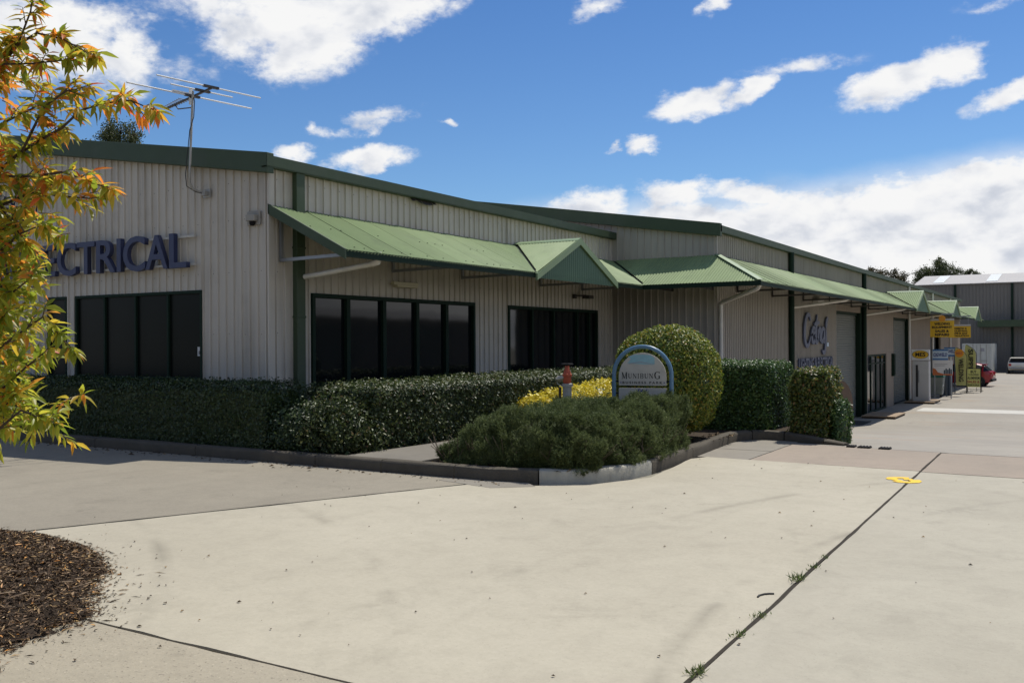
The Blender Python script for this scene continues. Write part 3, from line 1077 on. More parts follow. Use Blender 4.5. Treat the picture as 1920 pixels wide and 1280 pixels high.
def brackets(parent, axis, base, ts, out_dir, zw=2.90, mat='dark_steel'):
    for t in ts:
        m = MB()
        if axis == 'y':
            m.beam((base + .05, t, zw), (base + CW - .06, t, zw + .02), .04, .05)
            m.beam((base + .05, t, zw - .03), (base + .05, t, ZT - .10), .04, .05)
            m.beam((base + .05, t, ZT - .13), (base + CW - .06, t, ZE - .02), .04, .05)
        else:
            m.beam((t, base - .05, zw), (t, base - CW + .06, zw + .02), .04, .05)
            m.beam((t, base - .05, zw - .03), (t, base - .05, ZT - .10), .04, .05)
            m.beam((t, base - .05, ZT - .13), (t, base - CW + .06, ZE - .02), .04, .05)
        m.build('bracket', mat, parent)


def zx(base):
    return lambda x, t: ZT - (x - base) * SLP


def zy(base):
    return lambda y, t: ZT - (base - y) * SLP


def fascia(m, p, q, h=.11, w=.035, drop=.085):
    a, b = Vector(p), Vector(q)
    a.z -= drop - h / 2 + .01
    b.z -= drop - h / 2 + .01
    m.beam(a, b, w, h)


def gablet(parent, base, yc, half, zr=None):
    """small gable over a door: ridge square to the wall, corrugated slopes, ribbed face and capping"""
    zr = ZT + .03
    xe = base + CW
    slope = (zr - ZE) / half
    for sgn in (-1, 1):
        def zf(y, x, s=sgn):
            return zr - abs(y - yc) * slope
        def rf(x, s=sgn):
            vy = half * (x - base) / CW
            e = half if x > xe else vy
            return (yc, yc + s * max(.03, e - (.055 if x < xe else 0)))
        xs = np.linspace(base + .02, xe + .08, 4)
        m = MB()
        ripple_strip(m, base + .02, xe + .08, rf, zf, 'x', dz=.030)
        m.build('gablet_sheet', 'awning_green', parent)
        vm = MB()
        vm.beam((base + .02, yc, zr - .012), (xe, yc + sgn * half, ZE + .002), .15, .012)
        vm.build('valley', 'trim_dark', parent)
    m = MB()
    k = int(half * 2 / .085)
    n = k * 2
    prev = None
    for j in range(n + 1):
        y = yc - half + 2 * half * j / n
        zt = zr - abs(y - yc) * slope - .05
        x = xe + .03 + (.012 if j % 2 else -.004)
        cur = ((x, y, ZE - .10), (x, y, max(zt, ZE - .09)))
        if prev:
            m.quad(prev[0], cur[0], cur[1], prev[1])
        prev = cur
    m.build('gablet_face', 'gablet_green', parent)
    for sgn in (-1, 1):
        m = MB()
        m.prism([(xe + .045, yc, zr + .035), (xe + .045, yc + sgn * (half + .06), ZE - .01), (xe + .045, yc + sgn * (half + .06), ZE - .15), (xe + .045, yc, zr - .105)], (.045, 0, 0))
        m.build('barge_board', 'ridge_green', parent)
    m = MB()
    for sgn in (-1, 1):
        m.prism([(base + .02, yc, zr + .042), (xe + .09, yc, zr + .042), (xe + .09, yc + sgn * .13, zr + .042 - .13 * slope), (base + .02, yc + sgn * .13, zr + .042 - .13 * slope)], (0, 0, -.008))
    m.build('ridge_cap', 'ridge_green', parent)


SW_ = .762
G1 = (17.85, 1.79)
aw1 = MB()
fascia(aw1, (X1 + CW + .01, Y1 - .02, ZE), (X1 + CW + .01, Y2 - CW - .03, ZE))
aw1 = aw1.build('awning', 'trim_dark', b1)
bb = MB()
bb.prism([(X1 + .01, Y1 - .03, ZT + .03), (X1 + CW + .03, Y1 - .03, ZE + .02), (X1 + CW + .03, Y1 - .03, ZE - .13), (X1 + .01, Y1 - .03, ZT - .13)], (0, .03, 0))
bb.build('barge_board', 'trim_green', aw1)


def rng_aw1(y):
    lo, hi = X1 + .02, X1 + CW + .035
    if abs(y - G1[0]) < G1[1]:
        hi = X1 + CW * (1 - 0) * (abs(y - G1[0]) / G1[1])
        if hi - lo < .02:
            return None
    if y > Y2 - CW:
        hi = min(hi, X1 + (Y2 - y))
        if hi - lo < .02:
            return None
    return lo, hi


y = Y1
k = 0
while y < Y2 - .05:
    e = min(y + SW_, Y2)
    m = ripple_strip(MB(), y, e, rng_aw1, zx(X1), 'y', dz=.010, lift=.009)
    if m.f:
        m.build('roof_sheet', 'awning_green', aw1)
    y = e
    k += 1
gablet(aw1, X1, *G1)
brackets(aw1, 'y', X1, (10.72, 13.5, 15.72, 18.9, 21.0), 1, mat='steel')
for pa, pb in (((X1 + CW - .10, Y1 + .02, ZE - .04), (X1 + CW - .10, Y2 - CW, ZE - .04)), ((X1 + .06, Y1 + .02, ZT - .06), (X1 + .06, Y2, ZT - .06)),
               ((X1 + CW * .5, Y1 + .02, (ZE + ZT) / 2 - .05), (X1 + CW * .5, Y2 - .8, (ZE + ZT) / 2 - .05))):
    MB().beam(pa, pb, .05, .07).build('purlin', 'dark_steel', aw1)


# screws on the roof sheets, in rows
m = MB()
for row in (.10, CW * .5, CW - .10):
    yy = Y1 + .1
    while yy < 16.0:
        z = ZT - row * SLP + .022
        if random.random() < .5:
            m.bbox((X1 + row, yy, z + .004), .016, .016, .010)
        yy += .228
m.build('roof_screws', 'trim_dark', aw1, kind='stuff')

# ------------------------------------------------------------------ building 2 (long warehouse)
YE = 75.0
XW = -34.0


def gab2(x):
    return 4.50 + SL * (-7.80 - x) if x > -21 else 4.50 + SL * 13.2 - SL * (-21 - x)


b2 = empty('long_warehouse', 'long grey metal warehouse stepping down the drive with roller doors and green awning', 'building', (-14, 40, -1.5))
w = MB()
w.box(X2 - 2.89 - 8, X2 - .05, Y2 + .05, Y2 + .09, -1.6, 4.3)
w.box(X2 - .40, X2 - .36, Y2 + .1, YE, -1.6, 4.35)
w.box(XW, X2 - .1, YE - .1, YE, -1.6, 4.4)
w.build('wall_lining', 'dark_steel', b2)
wall2 = empty('wall', None, None, (0, 0, 0))
wall2.parent = b2
wall2.location = -b2.location
ORG[wall2.name] = Vector((0, 0, 0))
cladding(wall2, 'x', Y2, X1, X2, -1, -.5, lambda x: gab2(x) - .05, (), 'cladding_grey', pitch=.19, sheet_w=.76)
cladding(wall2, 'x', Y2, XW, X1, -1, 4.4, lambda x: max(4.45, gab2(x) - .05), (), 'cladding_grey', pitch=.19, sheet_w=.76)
R1 = (35.78, 40.2, -1.52, 2.70)
GD = (41.55, 45.9, -1.52, .97)
R2 = (47.75, 52.3, -1.52, 2.68)
OP = (59.9, 64.5, -1.52, 2.2)
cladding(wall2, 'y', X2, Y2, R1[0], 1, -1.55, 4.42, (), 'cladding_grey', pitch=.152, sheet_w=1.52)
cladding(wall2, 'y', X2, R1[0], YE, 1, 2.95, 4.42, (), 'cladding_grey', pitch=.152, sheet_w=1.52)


def wall_panels(parent, x, segs, mat):
    for y0, y1, z0, z1 in segs:
        MB().box(x - .12, x, y0, y1, z0, z1).build('wall_panel', mat, parent, bevel=.01)


wall_panels(wall2, X2, [(R1[0], R1[1], R1[3], 2.94), (R1[1] + .30, GD[0], -1.55, 2.94), (GD[0], GD[1], GD[3] + .005, 2.94), (GD[1], R2[0], -1.55, 2.94), (R2[0], R2[1], R2[3], 2.94),
                        (R2[1] + .005, OP[0], -1.55, 2.94), (OP[0], OP[1], OP[3], 2.94), (OP[1] + .005, YE, -1.55, 2.94)], 'precast')
MB().box(X2 - .14, X2 + .01, R1[1] + .01, R1[1] + .29, -1.55, 2.93).build('column', 'trim_dark', b2)


def roller(y0, y1, z0, z1):
    fr = MB()
    fr.box(X2 - .36, X2 - .004, y0 - .0, y0 + .07, z0, z1 - .003)
    fr.box(X2 - .36, X2 - .004, y1 - .07, y1, z0, z1 - .003)
    fr.box(X2 - .36, X2 - .126, y0 + .07, y1 - .07, z1 - .12, z1 - .003)
    d = fr.build('roller_door', 'trim_dark', b2)
    m = MB()
    zz = z0 + .03
    k = 0
    prev = None
    while zz < z1 - .1:
        for u, dx in ((0, 0), (.03, .012), (.06, .012), (.075, 0)):
            cur = ((X2 - .20 + dx, y0 + .07, zz + u), (X2 - .20 + dx, y1 - .07, zz + u))
            if prev:
                m.quad(prev[0], prev[1], cur[1], cur[0])
            prev = cur
        zz += .09
    m.build('curtain', 'roller', d)
    MB().box(X2 - .23, X2 - .16, y0 + .07, y1 - .07, z0, z0 + .06).build('bottom_rail', 'rubber', d)
    return d


roller(*R1)
roller(*R2)
MB().box(X2 - .34, X2 - .30, OP[0] + .01, OP[1] - .01, OP[2], OP[3]).build('dark_doorway', 'print_dark', b2)
window_y(b2, GD[0], GD[1], GD[2], GD[3], X2 - .06, [42.6, 43.75, 44.85], fr=.08, mw=.12, rail=.55, name='shop_front', proud=.02)
m = MB()
m.box(X2, X2 + .12, 47.15, 47.5, -.1, .95)
m.box(X2 + .12, X2 + .14, 47.18, 47.47, -.05, .9)
m.build('switch_box', 'trim_dark', b2)
# fascia, gutter, roof
f = MB()
for xa, xb in ((-7.78, -21), (-21, XW - .2)):
    f.prism([(xa, Y2 - .185, gab2(xa) - .30), (xb, Y2 - .185, gab2(xb) - .30), (xb, Y2 - .185, gab2(xb) + .02), (xa, Y2 - .185, gab2(xa) + .02)], (0, .14, 0))
f.build('gable_fascia', 'trim_green', b2, bevel=.008)
f = MB()
f.box(X2 + .03, X2 + .145, Y2 - .17, YE, 4.30, 4.315)
f.box(X2 + .135, X2 + .15, Y2 - .17, YE, 4.315, 4.475)
f.box(X2 + .018, X2 + .03, Y2 - .01, YE, 4.30, 4.50)
f.box(X2 + .012, X2 + .153, Y2 - .178, Y2 - .155, 4.296, 4.478)
f.build('gutter', 'trim_green', b2)
f = MB()
f.poly([(X2 + .05, Y2 - .1, 4.49), (X2 + .05, YE, 4.49), (-21, YE, 4.49 + SL * 13.1), (-21, Y2 - .1, 4.49 + SL * 13.1)])
f.poly([(-21, Y2 - .1, 4.49 + SL * 13.1), (-21, YE, 4.49 + SL * 13.1), (XW, YE, 4.49), (XW, Y2 - .1, 4.49)])
f.build('roof', 'roof_pale', b2)
for yy, mt, rad in ((29.36, 'trim_dark', .09), (40.45, 'trim_dark', .09), (51.75, 'pvc', .06), (60.15, 'pvc', .07), (68.5, 'pvc', .06)):
    f = MB()
    f.tube([(X2 + .10, yy, gz(yy)), (X2 + .10, yy, 4.31)], rad, 10)
    f.build('downpipe', mt, b2, smooth=True)
# white awning drains
f = MB()
f.tube([(X2 + CW - .05, Y2 - CW + .10, 2.98), (X2 + CW - .05, Y2 - CW + .10, 2.86), (X2 + CW - .10, Y2 - CW + .14, 2.80), (X2 + .14, Y2 - .02, 2.56), (X2 + .07, Y2 + .06, 2.50), (X2 + .07, Y2 + .06, -.6)], .055, 12)
f.build('awning_drain', 'pvc', b2, smooth=True)
for yy, ye in ((29.5, 30.6), (40.5, 41.4), (51.9, 52.6)):
    f = MB()
    f.tube([(X2 + .10, yy, 2.62), (X2 + CW - .10, ye, 2.84), (X2 + CW - .03, ye, 2.88), (X2 + CW - .02, ye, 2.96)], .045, 10)
    f.build('awning_drain', 'pvc', b2, smooth=True)
f = MB()
f.box(X2 + .02, X2 + .22, 32.3, 33.1, 2.84, 2.98)
f.box(X2 + .05, X2 + .26, 32.4, 33.0, 2.78, 2.84)
f.build('wall_light', 'old_white', b2, bevel=.02)

# awning round the corner and along the side
GS = [(45.68, 1.97), (58.15, 1.98), (70.27, 2.05)]
m = MB()
fascia(m, (X1 + CW - .02, Y2 - CW - .01, ZE), (X2 + CW + .02, Y2 - CW - .01, ZE))
m2 = MB()
fascia(m2, (X2 + CW + .01, Y2 - CW - .02, ZE), (X2 + CW + .01, YE - .3, ZE))
aw2 = m.build('awning', 'trim_dark', b2)
m2.build('gutter', 'trim_dark', aw2)


def rng_front(x):
    lo, hi = Y2 - CW - .035, Y2 - .02
    if x < X1 + CW:
        lo = Y2 - (x - X1) + .07
    if x > X2:
        hi = min(hi, Y2 - (x - X2))
    return (lo, hi) if hi - lo > .02 else None


x = X1 + .03
k = 0
while x < X2 + CW - .02:
    e = min(x + SW_, X2 + CW)
    m = ripple_strip(MB(), x, e, rng_front, zy(Y2), 'x', dz=.026 + (.004 if k % 2 else 0))
    if m.f:
        m.build('roof_sheet', 'awning_green', aw2)
    x = e
    k += 1


def rng_side(y):
    lo, hi = X2 + .02, X2 + CW + .035
    if y < Y2:
        lo = X2 + (Y2 - y)
    for yc, hf in GS:
        if abs(y - yc) < hf:
            hi = X2 + CW * abs(y - yc) / hf
    return (lo, hi) if hi - lo > .02 else None


y = Y2 - CW
k = 0
while y < YE - .35:
    e = min(y + SW_, YE - .3)
    m = ripple_strip(MB(), y, e, rng_side, zx(X2), 'y', dz=.010, lift=.010, per=4 if y < 40 else 3)
    if m.f:
        m.build('roof_sheet', 'awning_green', aw2)
    y = e
    k += 1
for g in GS:
    gablet(aw2, X2, *g)
m = MB()
m.beam((X2 + .02, Y2 - .02, ZT + .035), (X2 + CW + .02, Y2 - CW - .02, ZE + .035), .14, .012)
m.build('hip_cap', 'ridge_green', aw2)
m = MB()
m.beam((X1 + .02, Y2 - .02, ZT + .006), (X1 + CW, Y2 - CW, ZE + .006), .15, .01)
m.build('valley', 'trim_dark', aw2)
brackets(aw2, 'y', X2, (24.3, 27.5, 31.0, 34.6, 38.2, 41.6, 46, 50, 54, 58, 62, 66), 1)
brackets(aw2, 'x', Y2, (-9.1, X2 - .1), 1)
for pa, pb in (((X2 + CW - .10, Y2 - CW + .1, ZE - .04), (X2 + CW - .10, YE - .4, ZE - .04)), ((X2 + CW * .5, Y2 - .7, (ZE + ZT) / 2 - .05), (X2 + CW * .5, YE - .4, (ZE + ZT) / 2 - .05)),
               ((X2 + .06, Y2, ZT - .06), (X2 + .06, YE - .4, ZT - .06))):
    MB().beam(pa, pb, .05, .07).build('purlin', 'dark_steel', aw2)


# ------------------------------------------------------------------ building 3 (behind the yard)
Y3 = 102.0
b3 = empty('rear_warehouse', 'grey ribbed warehouse with pale low roof and skylights closing the end of the yard', 'building', (0, Y3 + 8, -1.5))
X3 = -14.7
wall3 = empty('wall', None, None, (0, 0, 0))
wall3.parent = b3
wall3.location = -b3.location
ORG[wall3.name] = Vector((0, 0, 0))
cladding(wall3, 'x', Y3, X3, 34, -1, -1.55, 7.0, (), 'far_clad', pitch=.30, sheet_w=2.4, h=.035)
MB().box(X3, X3 + .05, Y3 + .05, Y3 + 17, -1.55, 7.0).build('end_wall', 'far_clad', b3)
f = MB()
f.poly([(X3 - .3, Y3 - .25, 7.06), (34.3, Y3 - .25, 7.06), (34.3, Y3 + 7.5, 8.38), (X3 - .3, Y3 + 7.5, 8.38)])
f.poly([(X3 - .3, Y3 + 7.5, 8.38), (34.3, Y3 + 7.5, 8.38), (34.3, Y3 + 17, 7.06), (X3 - .3, Y3 + 17, 7.06)])
f.poly([(X3 - .3, Y3 - .24, 6.98), (34.3, Y3 - .24, 6.98), (34.3, Y3 - .24, 7.06), (X3 - .3, Y3 - .24, 7.06)])
rf = f.build('roof', 'roof_pale', b3)
for xs in (-13.35, -8.55, -3.7, 1.2, 6.1):
    f = MB()
    za, zb = 7.06 + .17 * .9 + .03, 7.06 + .17 * 7.0 + .03
    f.prism([(xs, Y3 + .7, za), (xs + 1.0, Y3 + .7, za), (xs + 1.0, Y3 + 6.8, zb), (xs, Y3 + 6.8, zb)], (0, 0, .02))
    f.build('skylight', 'skylight', rf)
for xs in (-11.2, -6.24, -1.3, 3.7, 8.7):
    MB().box(xs - .10, xs + .10, Y3 - .17, Y3 - .04, -1.5, 6.95).build('downpipe', 'trim_dark', b3)
m = MB()
m.box(-9.1, 34, Y3 - 1.8, Y3 - .05, 2.78, 3.42)
m.build('awning', 'trim_green', b3)

# ------------------------------------------------------------------ warehouse across the drive (seen mirrored in the office windows)
b4 = empty('opposite_warehouse', 'low warehouse across the drive, mirrored in the tinted office windows', 'building', (22, 34, 0))
MB().box(18, 18.2, 16, 64, -1.6, 3.25).build('wall', 'far_clad', b4)
f = MB()
f.poly([(17.6, 15.6, 3.2), (17.6, 64.4, 3.2), (26, 64.4, 4.2), (26, 15.6, 4.2)])
f.poly([(26, 15.6, 4.2), (26, 64.4, 4.2), (34.4, 64.4, 3.2), (34.4, 15.6, 3.2)])
f.build('roof', 'roof_pale', b4)
f = MB()
f.poly([(18.1, 16, -1.0), (34, 16, -1.0), (34, 16, 3.2), (26, 16, 4.15), (18.1, 16, 3.2)])
f.build('gable_wall', 'far_clad', b4)
for yy in (22, 32, 42, 52):
    MB().box(17.95, 18.0, yy, yy + 4.2, -1.55, 2.7).build('roller_door', 'roller', b4)

# ------------------------------------------------------------------ foliage
def surf_box(n, x0, x1, y0, y1, z0, z1, rnd=.12, top_w=1.0, faces='xXyYZ'):
    """points and normals on a rounded box (no underside)"""
    dx, dy, dz = x1 - x0, y1 - y0, z1 - z0
    ar = {'x': dy * dz, 'X': dy * dz, 'y': dx * dz, 'Y': dx * dz, 'Z': dx * dy * top_w}
    keys = [k for k in faces]
    p = np.array([ar[k] for k in keys])
    pick = rng.choice(len(keys), n, p=p / p.sum())
    u, v = rng.random(n), rng.random(n)
    P = np.zeros((n, 3))
    Nn = np.zeros((n, 3))
    for i, k in enumerate(keys):
        s = pick == i
        if k in 'xX':
            P[s] = np.stack([np.full(s.sum(), x0 if k == 'x' else x1), y0 + u[s] * dy, z0 + v[s] * dz], 1)
            Nn[s] = (-1 if k == 'x' else 1, 0, 0)
        elif k in 'yY':
            P[s] = np.stack([x0 + u[s] * dx, np.full(s.sum(), y0 if k == 'y' else y1), z0 + v[s] * dz], 1)
            Nn[s] = (0, -1 if k == 'y' else 1, 0)
        else:
            P[s] = np.stack([x0 + u[s] * dx, y0 + v[s] * dy, np.full(s.sum(), z1)], 1)
            Nn[s] = (0, 0, 1)
    # round the edges: pull towards an inner box and push back out along the rounded normal
    lo = np.array([x0 + rnd, y0 + rnd, z0 - 9])
    hi = np.array([x1 - rnd, y1 - rnd, z1 - rnd])
    q = np.clip(P, lo, hi)
    d = P - q
    l = np.linalg.norm(d, axis=1, keepdims=True)
    Nr = np.where(l > 1e-6, d / np.maximum(l, 1e-6), Nn)
    return q + Nr * rnd, Nr


def surf_ellipsoid(n, c, r, e=1.0, zmin=-1.0):
    P = []
    tot = 0
    while tot < n:
        d = norm(rng.normal(size=(n * 2, 3)))
        d = d[d[:, 2] > zmin]
        P.append(d)
        tot += len(d)
    d = np.concatenate(P)[:n]
    s = np.sign(d) * np.abs(d) ** e
    k = 1.0
    return np.array(c) + s * np.array(r), norm(d / np.array(r))


def vnoise(P, scale, seed=0.0):
    return np.array([mnoise.noise((p[0] * scale + seed, p[1] * scale + seed, p[2] * scale - seed)) for p in P])


def leafy(name, label, cat, PN, L, Wd, mat, depth=.10, lump=.06, lscale=2.2, jit=.6, core=None, core_mat=None, group=None, upness=.15, extra=None, seed=0.0):
    """a clipped plant: its leaves as one foliage mesh on a root object, dense inner twigs below them"""
    P, Nn = PN
    n = len(P)
    P = P + Nn * (vnoise(P, lscale, seed) * lump)[:, None]
    P = P - Nn * (rng.random(n) ** 1.6 * depth)[:, None] + Nn * (rng.random(n) ** 4 * depth * .6)[:, None]
    nn = norm(Nn + rng.normal(size=(n, 3)) * jit * .75 + np.array([0, 0, upness]))
    t = norm(rng.normal(size=(n, 3)) + Nn * .4 + np.array([0, 0, .2]))
    t = norm(t - nn * np.sum(t * nn, 1, keepdims=True) * .8)
    s = rng.uniform(.65, 1.3, n)
    V, F = leaf_cards(P, t, nn, L * s, Wd * s)
    base = Vector((float(P[:, 0].mean()), float(P[:, 1].mean()), .12))
    root = empty(name, label, cat, base, group=group)
    o = link('foliage', np_mesh('foliage', V - np.array(base), F, mat), root)
    if core:
        m = MB()
        core(m)
        m.build('inner_twigs', core_mat or mat, root)
    return root


def boxcore(x0, x1, y0, y1, z0, z1):
    return lambda m: m.box(x0, x1, y0, y1, z0, z1)


def domecore(c, r, e=1.0):
    def f(m):
        n, k = 14, 8
        i0 = len(m.v)
        for a in range(k + 1):
            ph = math.pi * a / k - math.pi / 2
            for b in range(n):
                th = 2 * math.pi * b / n
                d = (math.cos(ph) * math.cos(th), math.cos(ph) * math.sin(th), math.sin(ph))
                m.v.append(tuple(c[q] + math.copysign(abs(d[q]) ** e, d[q]) * r[q] for q in range(3)))
        for a in range(k):
            for b in range(n):
                p, q = i0 + a * n + b, i0 + a * n + (b + 1) % n
                m.f.append((p, q, q + n, p + n))
    return f


# long hedge under the gable windows (in the wall's shade)
leafy('box_hedge', 'long dark clipped hedge under the gable wall windows, behind the kerb', 'hedge', surf_box(46000, -26, -9.75, 9.36, 10.22, .10, 1.03, .14, faces='XyZ'), .045, .028,
      'hedge_leaf', .12, .05, 1.6, core=boxcore(-26, -9.85, 9.50, 10.15, .1, .92), group='clipped hedges in the garden bed')
# loose dark shrubs at the building corner, between the two hedges
P, Nn = surf_ellipsoid(7000, (-9.55, 9.85, .25), (.65, .50, .55), zmin=-.2)
leafy('corner_shrub', 'low dark untidy shrub at the office corner between the two hedges', 'shrub', (P, Nn), .05, .028, 'hedge_leaf', .25, .12, 3, core=domecore((-9.55, 9.85, .2), (.5, .38, .4)))
# hedge in front of the side windows
P, Nn = surf_box(60000, -9.75, -8.30, 10.05, 20.6, .10, .985, .14, faces='XyZ')
leafy('box_hedge', 'glossy clipped hedge below the awning windows, beside the path', 'hedge', (P, Nn), .050, .030, 'hedge_gloss', .14, .06, 1.8,
      core=boxcore(-9.65, -8.45, 10.25, 20.5, .1, .90), group='clipped hedges in the garden bed')
P, Nn = surf_ellipsoid(7500, (-8.72, 9.78, .30), (.55, .48, .52), zmin=-.3)
leafy('loose_shrub', 'loose glossy shrub spilling to the kerb at the near end of the path hedge', 'shrub', (P, Nn), .055, .030, 'hedge_gloss', .30, .14, 3.5, jit=1.3,
      core=domecore((-8.75, 9.85, .25), (.36, .32, .34)))
# thin sapling against the corner wall
root = empty('weed_sapling', 'thin dark sapling against the wall at the office corner', 'plant', (-10.4, 10.2, .12))
m = MB()
for k in range(7):
    a = random.uniform(0, 6.28)
    m.tube([(-10.4, 10.2, .12), (-10.4 + .10 * math.cos(a), 10.2 + .05 * math.sin(a), .5), (-10.4 + .3 * math.cos(a), 10.2 + .12 * math.sin(a), random.uniform(.72, .92))], .006, 5)
m.build('stem', 'twig', root)
C = np.stack([-10.4 + rng.normal(0, .18, 260), 10.2 + rng.normal(0, .07, 260), rng.uniform(.5, .92, 260)], 1)
V, F = leaf_cards(C, rng.normal(size=(260, 3)), rng.normal(size=(260, 3)), .05, .03)
link('foliage', np_mesh('foliage', V - np.array((-10.4, 10.2, .12)), F, 'hedge_leaf'), root)

# rosemary mass behind the kerb nose
blobs = [((-5.65, 10.45, .30), (.95, 1.05, .56)), ((-5.15, 11.15, .28), (.55, .85, .58)), ((-6.15, 10.0, .22), (.62, .62, .46)), ((-6.62, 9.72, .16), (.34, .32, .28)), ((-5.35, 9.95, .25), (.58, .50, .50)),
         ((-5.12, 12.05, .32), (.40, .62, .62)), ((-4.98, 10.55, .22), (.32, .45, .48)), ((-5.72, 11.3, .34), (.85, .6, .54)), ((-5.0, 11.6, .2), (.28, .3, .5)), ((-5.85, 9.72, .2), (.35, .25, .38))]
Ps, Ns = [], []
for c, r in blobs:
    k = int(30000 * (r[0] * r[1] + r[0] * r[2] + r[1] * r[2]))
    P, Nn = surf_ellipsoid(k, c, (r[0], r[1], r[2] - .075), .8, -.55)
    P = P + Nn * (vnoise(P, 3.6, 4.0) * .15 - .03)[:, None]
    ok = np.ones(len(P), bool)
    for c2, r2 in blobs:
        if c2 != c:
            ok &= (((P - np.array(c2)) / (np.array(r2) * .86)) ** 2).sum(1) > 1
    Ps.append(P[ok])
    Ns.append(Nn[ok])
P, Nn = np.concatenate(Ps), np.concatenate(Ns)
ok = P[:, 2] > .10
P, Nn = P[ok], Nn[ok]
sel = rng.random(len(P)) < .24
P, Nn = P[sel], Nn[sel]
P = P + Nn * (vnoise(P, 8.0, 2.0) * .10)[:, None]
ns = len(P)
ST = norm(Nn * .75 + np.array([0, 0, .9]) + rng.normal(size=(ns, 3)) * .38)     # stem direction of each sprig
SL_ = rng.uniform(.05, .13, ns)
K = 13
tt = (np.arange(K)[None] + rng.random((ns, K))) / K
C = P[:, None] + ST[:, None] * ((tt - .4) * SL_[:, None])[..., None]
side = norm(np.cross(np.repeat(ST, K, 0), rng.normal(size=(ns * K, 3))))
T = norm(np.repeat(ST, K, 0) * .75 + side)
C = C.reshape(-1, 3) + T * .012
V, F = leaf_cards(C, T, norm(rng.normal(size=(ns * K, 3))), rng.uniform(.022, .040, ns * K), rng.uniform(.005, .009, ns * K), .1)
base = Vector((-5.6, 10.6, .12))
root = empty('rosemary_bush', 'sprawling grey green rosemary bush behind the pale kerb nose', 'bush', base)
link('foliage', np_mesh('foliage', V - np.array(base), F, 'rosemary_leaf'), root)
m = MB()
for c, r in blobs:
    domecore((c[0], c[1], c[2] - .02), (r[0] * .76, r[1] * .76, r[2] * .68))(m)
m.build('inner_twigs', 'rosemary_leaf', root)
m = MB()
for k in range(150):
    a = random.uniform(-2.6, 1.2)
    c, r = random.choice(blobs)
    x0, y0 = c[0] + r[0] * .75 * math.cos(a), c[1] + r[1] * .75 * math.sin(a)
    m.tube([(x0, y0, .12), (x0 + .10 * math.cos(a), y0 + .10 * math.sin(a), .25), (x0 + random.uniform(.1, .24) * math.cos(a) + random.uniform(-.1, .1), y0 + random.uniform(.1, .24) * math.sin(a), random.uniform(.28, .5))], .004, 4)
m.build('bare_stems', 'twig', root, kind='stuff')

# golden shrub
Pg, Ng, cores = [], [], []
for gx, gy, gr, gh in ((-8.02, 13.9, .38, .62), (-8.0, 14.6, .46, .68), (-7.95, 15.3, .48, .72), (-7.92, 16.0, .50, .78), (-7.88, 16.7, .48, .80), (-7.85, 17.3, .42, .82)):
    a, b = surf_ellipsoid(2400, (gx, gy, .30), (gr, gr * 1.05, gh - .22), .9, -.3)
    Pg.append(a)
    Ng.append(b)
    cores.append(domecore((gx, gy, .28), (gr * .78, gr * .82, (gh - .22) * .84)))
leafy('golden_shrub', 'low row of bright yellow leaved shrub along the path hedge, behind the hydrant', 'shrub', (np.concatenate(Pg), np.concatenate(Ng)), .055, .036, 'yellow_leaf', .12, .10, 4, jit=1.0,
      core=lambda m: [c_(m) for c_ in cores], core_mat='hedge_green')
# clipped dome
P, Nn = surf_ellipsoid(46000, (-5.50, 13.55, 1.00), (.755, .75, .80), .80, -.95)
ok = P[:, 2] > .15
leafy('clipped_dome_bush', 'tall round topped clipped bush behind the arched sign', 'bush', (P[ok], Nn[ok]), .040, .026, 'ball_leaf', .08, .05, 2.5, jit=.7,
      core=domecore((-5.50, 13.55, .96), (.66, .65, .70), .8), core_mat='hedge_leaf')
# hedges at the drive end of the bed
P, Nn = surf_box(34000, -6.1, -4.47, 15.22, 16.75, .08, 1.22, .10, faces='xXyYZ')
leafy('box_hedge', 'square clipped green hedge right of the round topped bush', 'hedge', (P, Nn), .044, .029, 'hedge_green', .10, .05, 2.2, core=boxcore(-5.98, -4.59, 15.34, 16.63, .08, 1.10), core_mat='hedge_leaf',
      group='clipped hedges in the garden bed')
P, Nn = surf_box(19000, -4.06, -3.50, 15.18, 16.1, .08, 1.13, .13, faces='xXyYZ')
leafy('box_hedge', 'rusty olive hedge at the drive end of the bed, with reddish leaves', 'hedge', (P, Nn), .048, .032, 'hedge_rust', .13, .10, 3.0, jit=.8, core=boxcore(-3.96, -3.62, 15.32, 15.98, .08, .98), core_mat='hedge_leaf',
      group='clipped hedges in the garden bed')
P, Nn = surf_ellipsoid(4200, (-3.40, 15.66, .20), (.13, .42, .44), .8, -.95)
leafy('small_shrub', 'small bright green shrub against the end of the rusty hedge', 'shrub', (P, Nn), .05, .03, 'hedge_green', .06, .05, 4, core=domecore((-3.40, 15.66, .18), (.08, .34, .38)), core_mat='hedge_leaf')

# ------------------------------------------------------------------ mulch, chips, litter
mulch_edge = [(-9.5, 4.25), (-7.9, 4.52), (-7.5, 4.66), (-7.05, 4.60), (-6.55, 4.52), (-6.1, 4.30), (-5.75, 4.10), (-5.55, 3.86), (-5.25, 3.62), (-4.97, 3.44), (-4.90, 3.20), (-4.86, 2.9), (-4.6, 2.4), (-4.4, 1.7), (-4.6, .6), (-9.5, .4)]


def inside(x, y, poly):
    c = False
    j = len(poly) - 1
    for i in range(len(poly)):
        xi, yi = poly[i]
        xj, yj = poly[j]
        if (yi > y) != (yj > y) and x < (xj - xi) * (y - yi) / (yj - yi) + xi:
            c = not c
        j = i
    return c


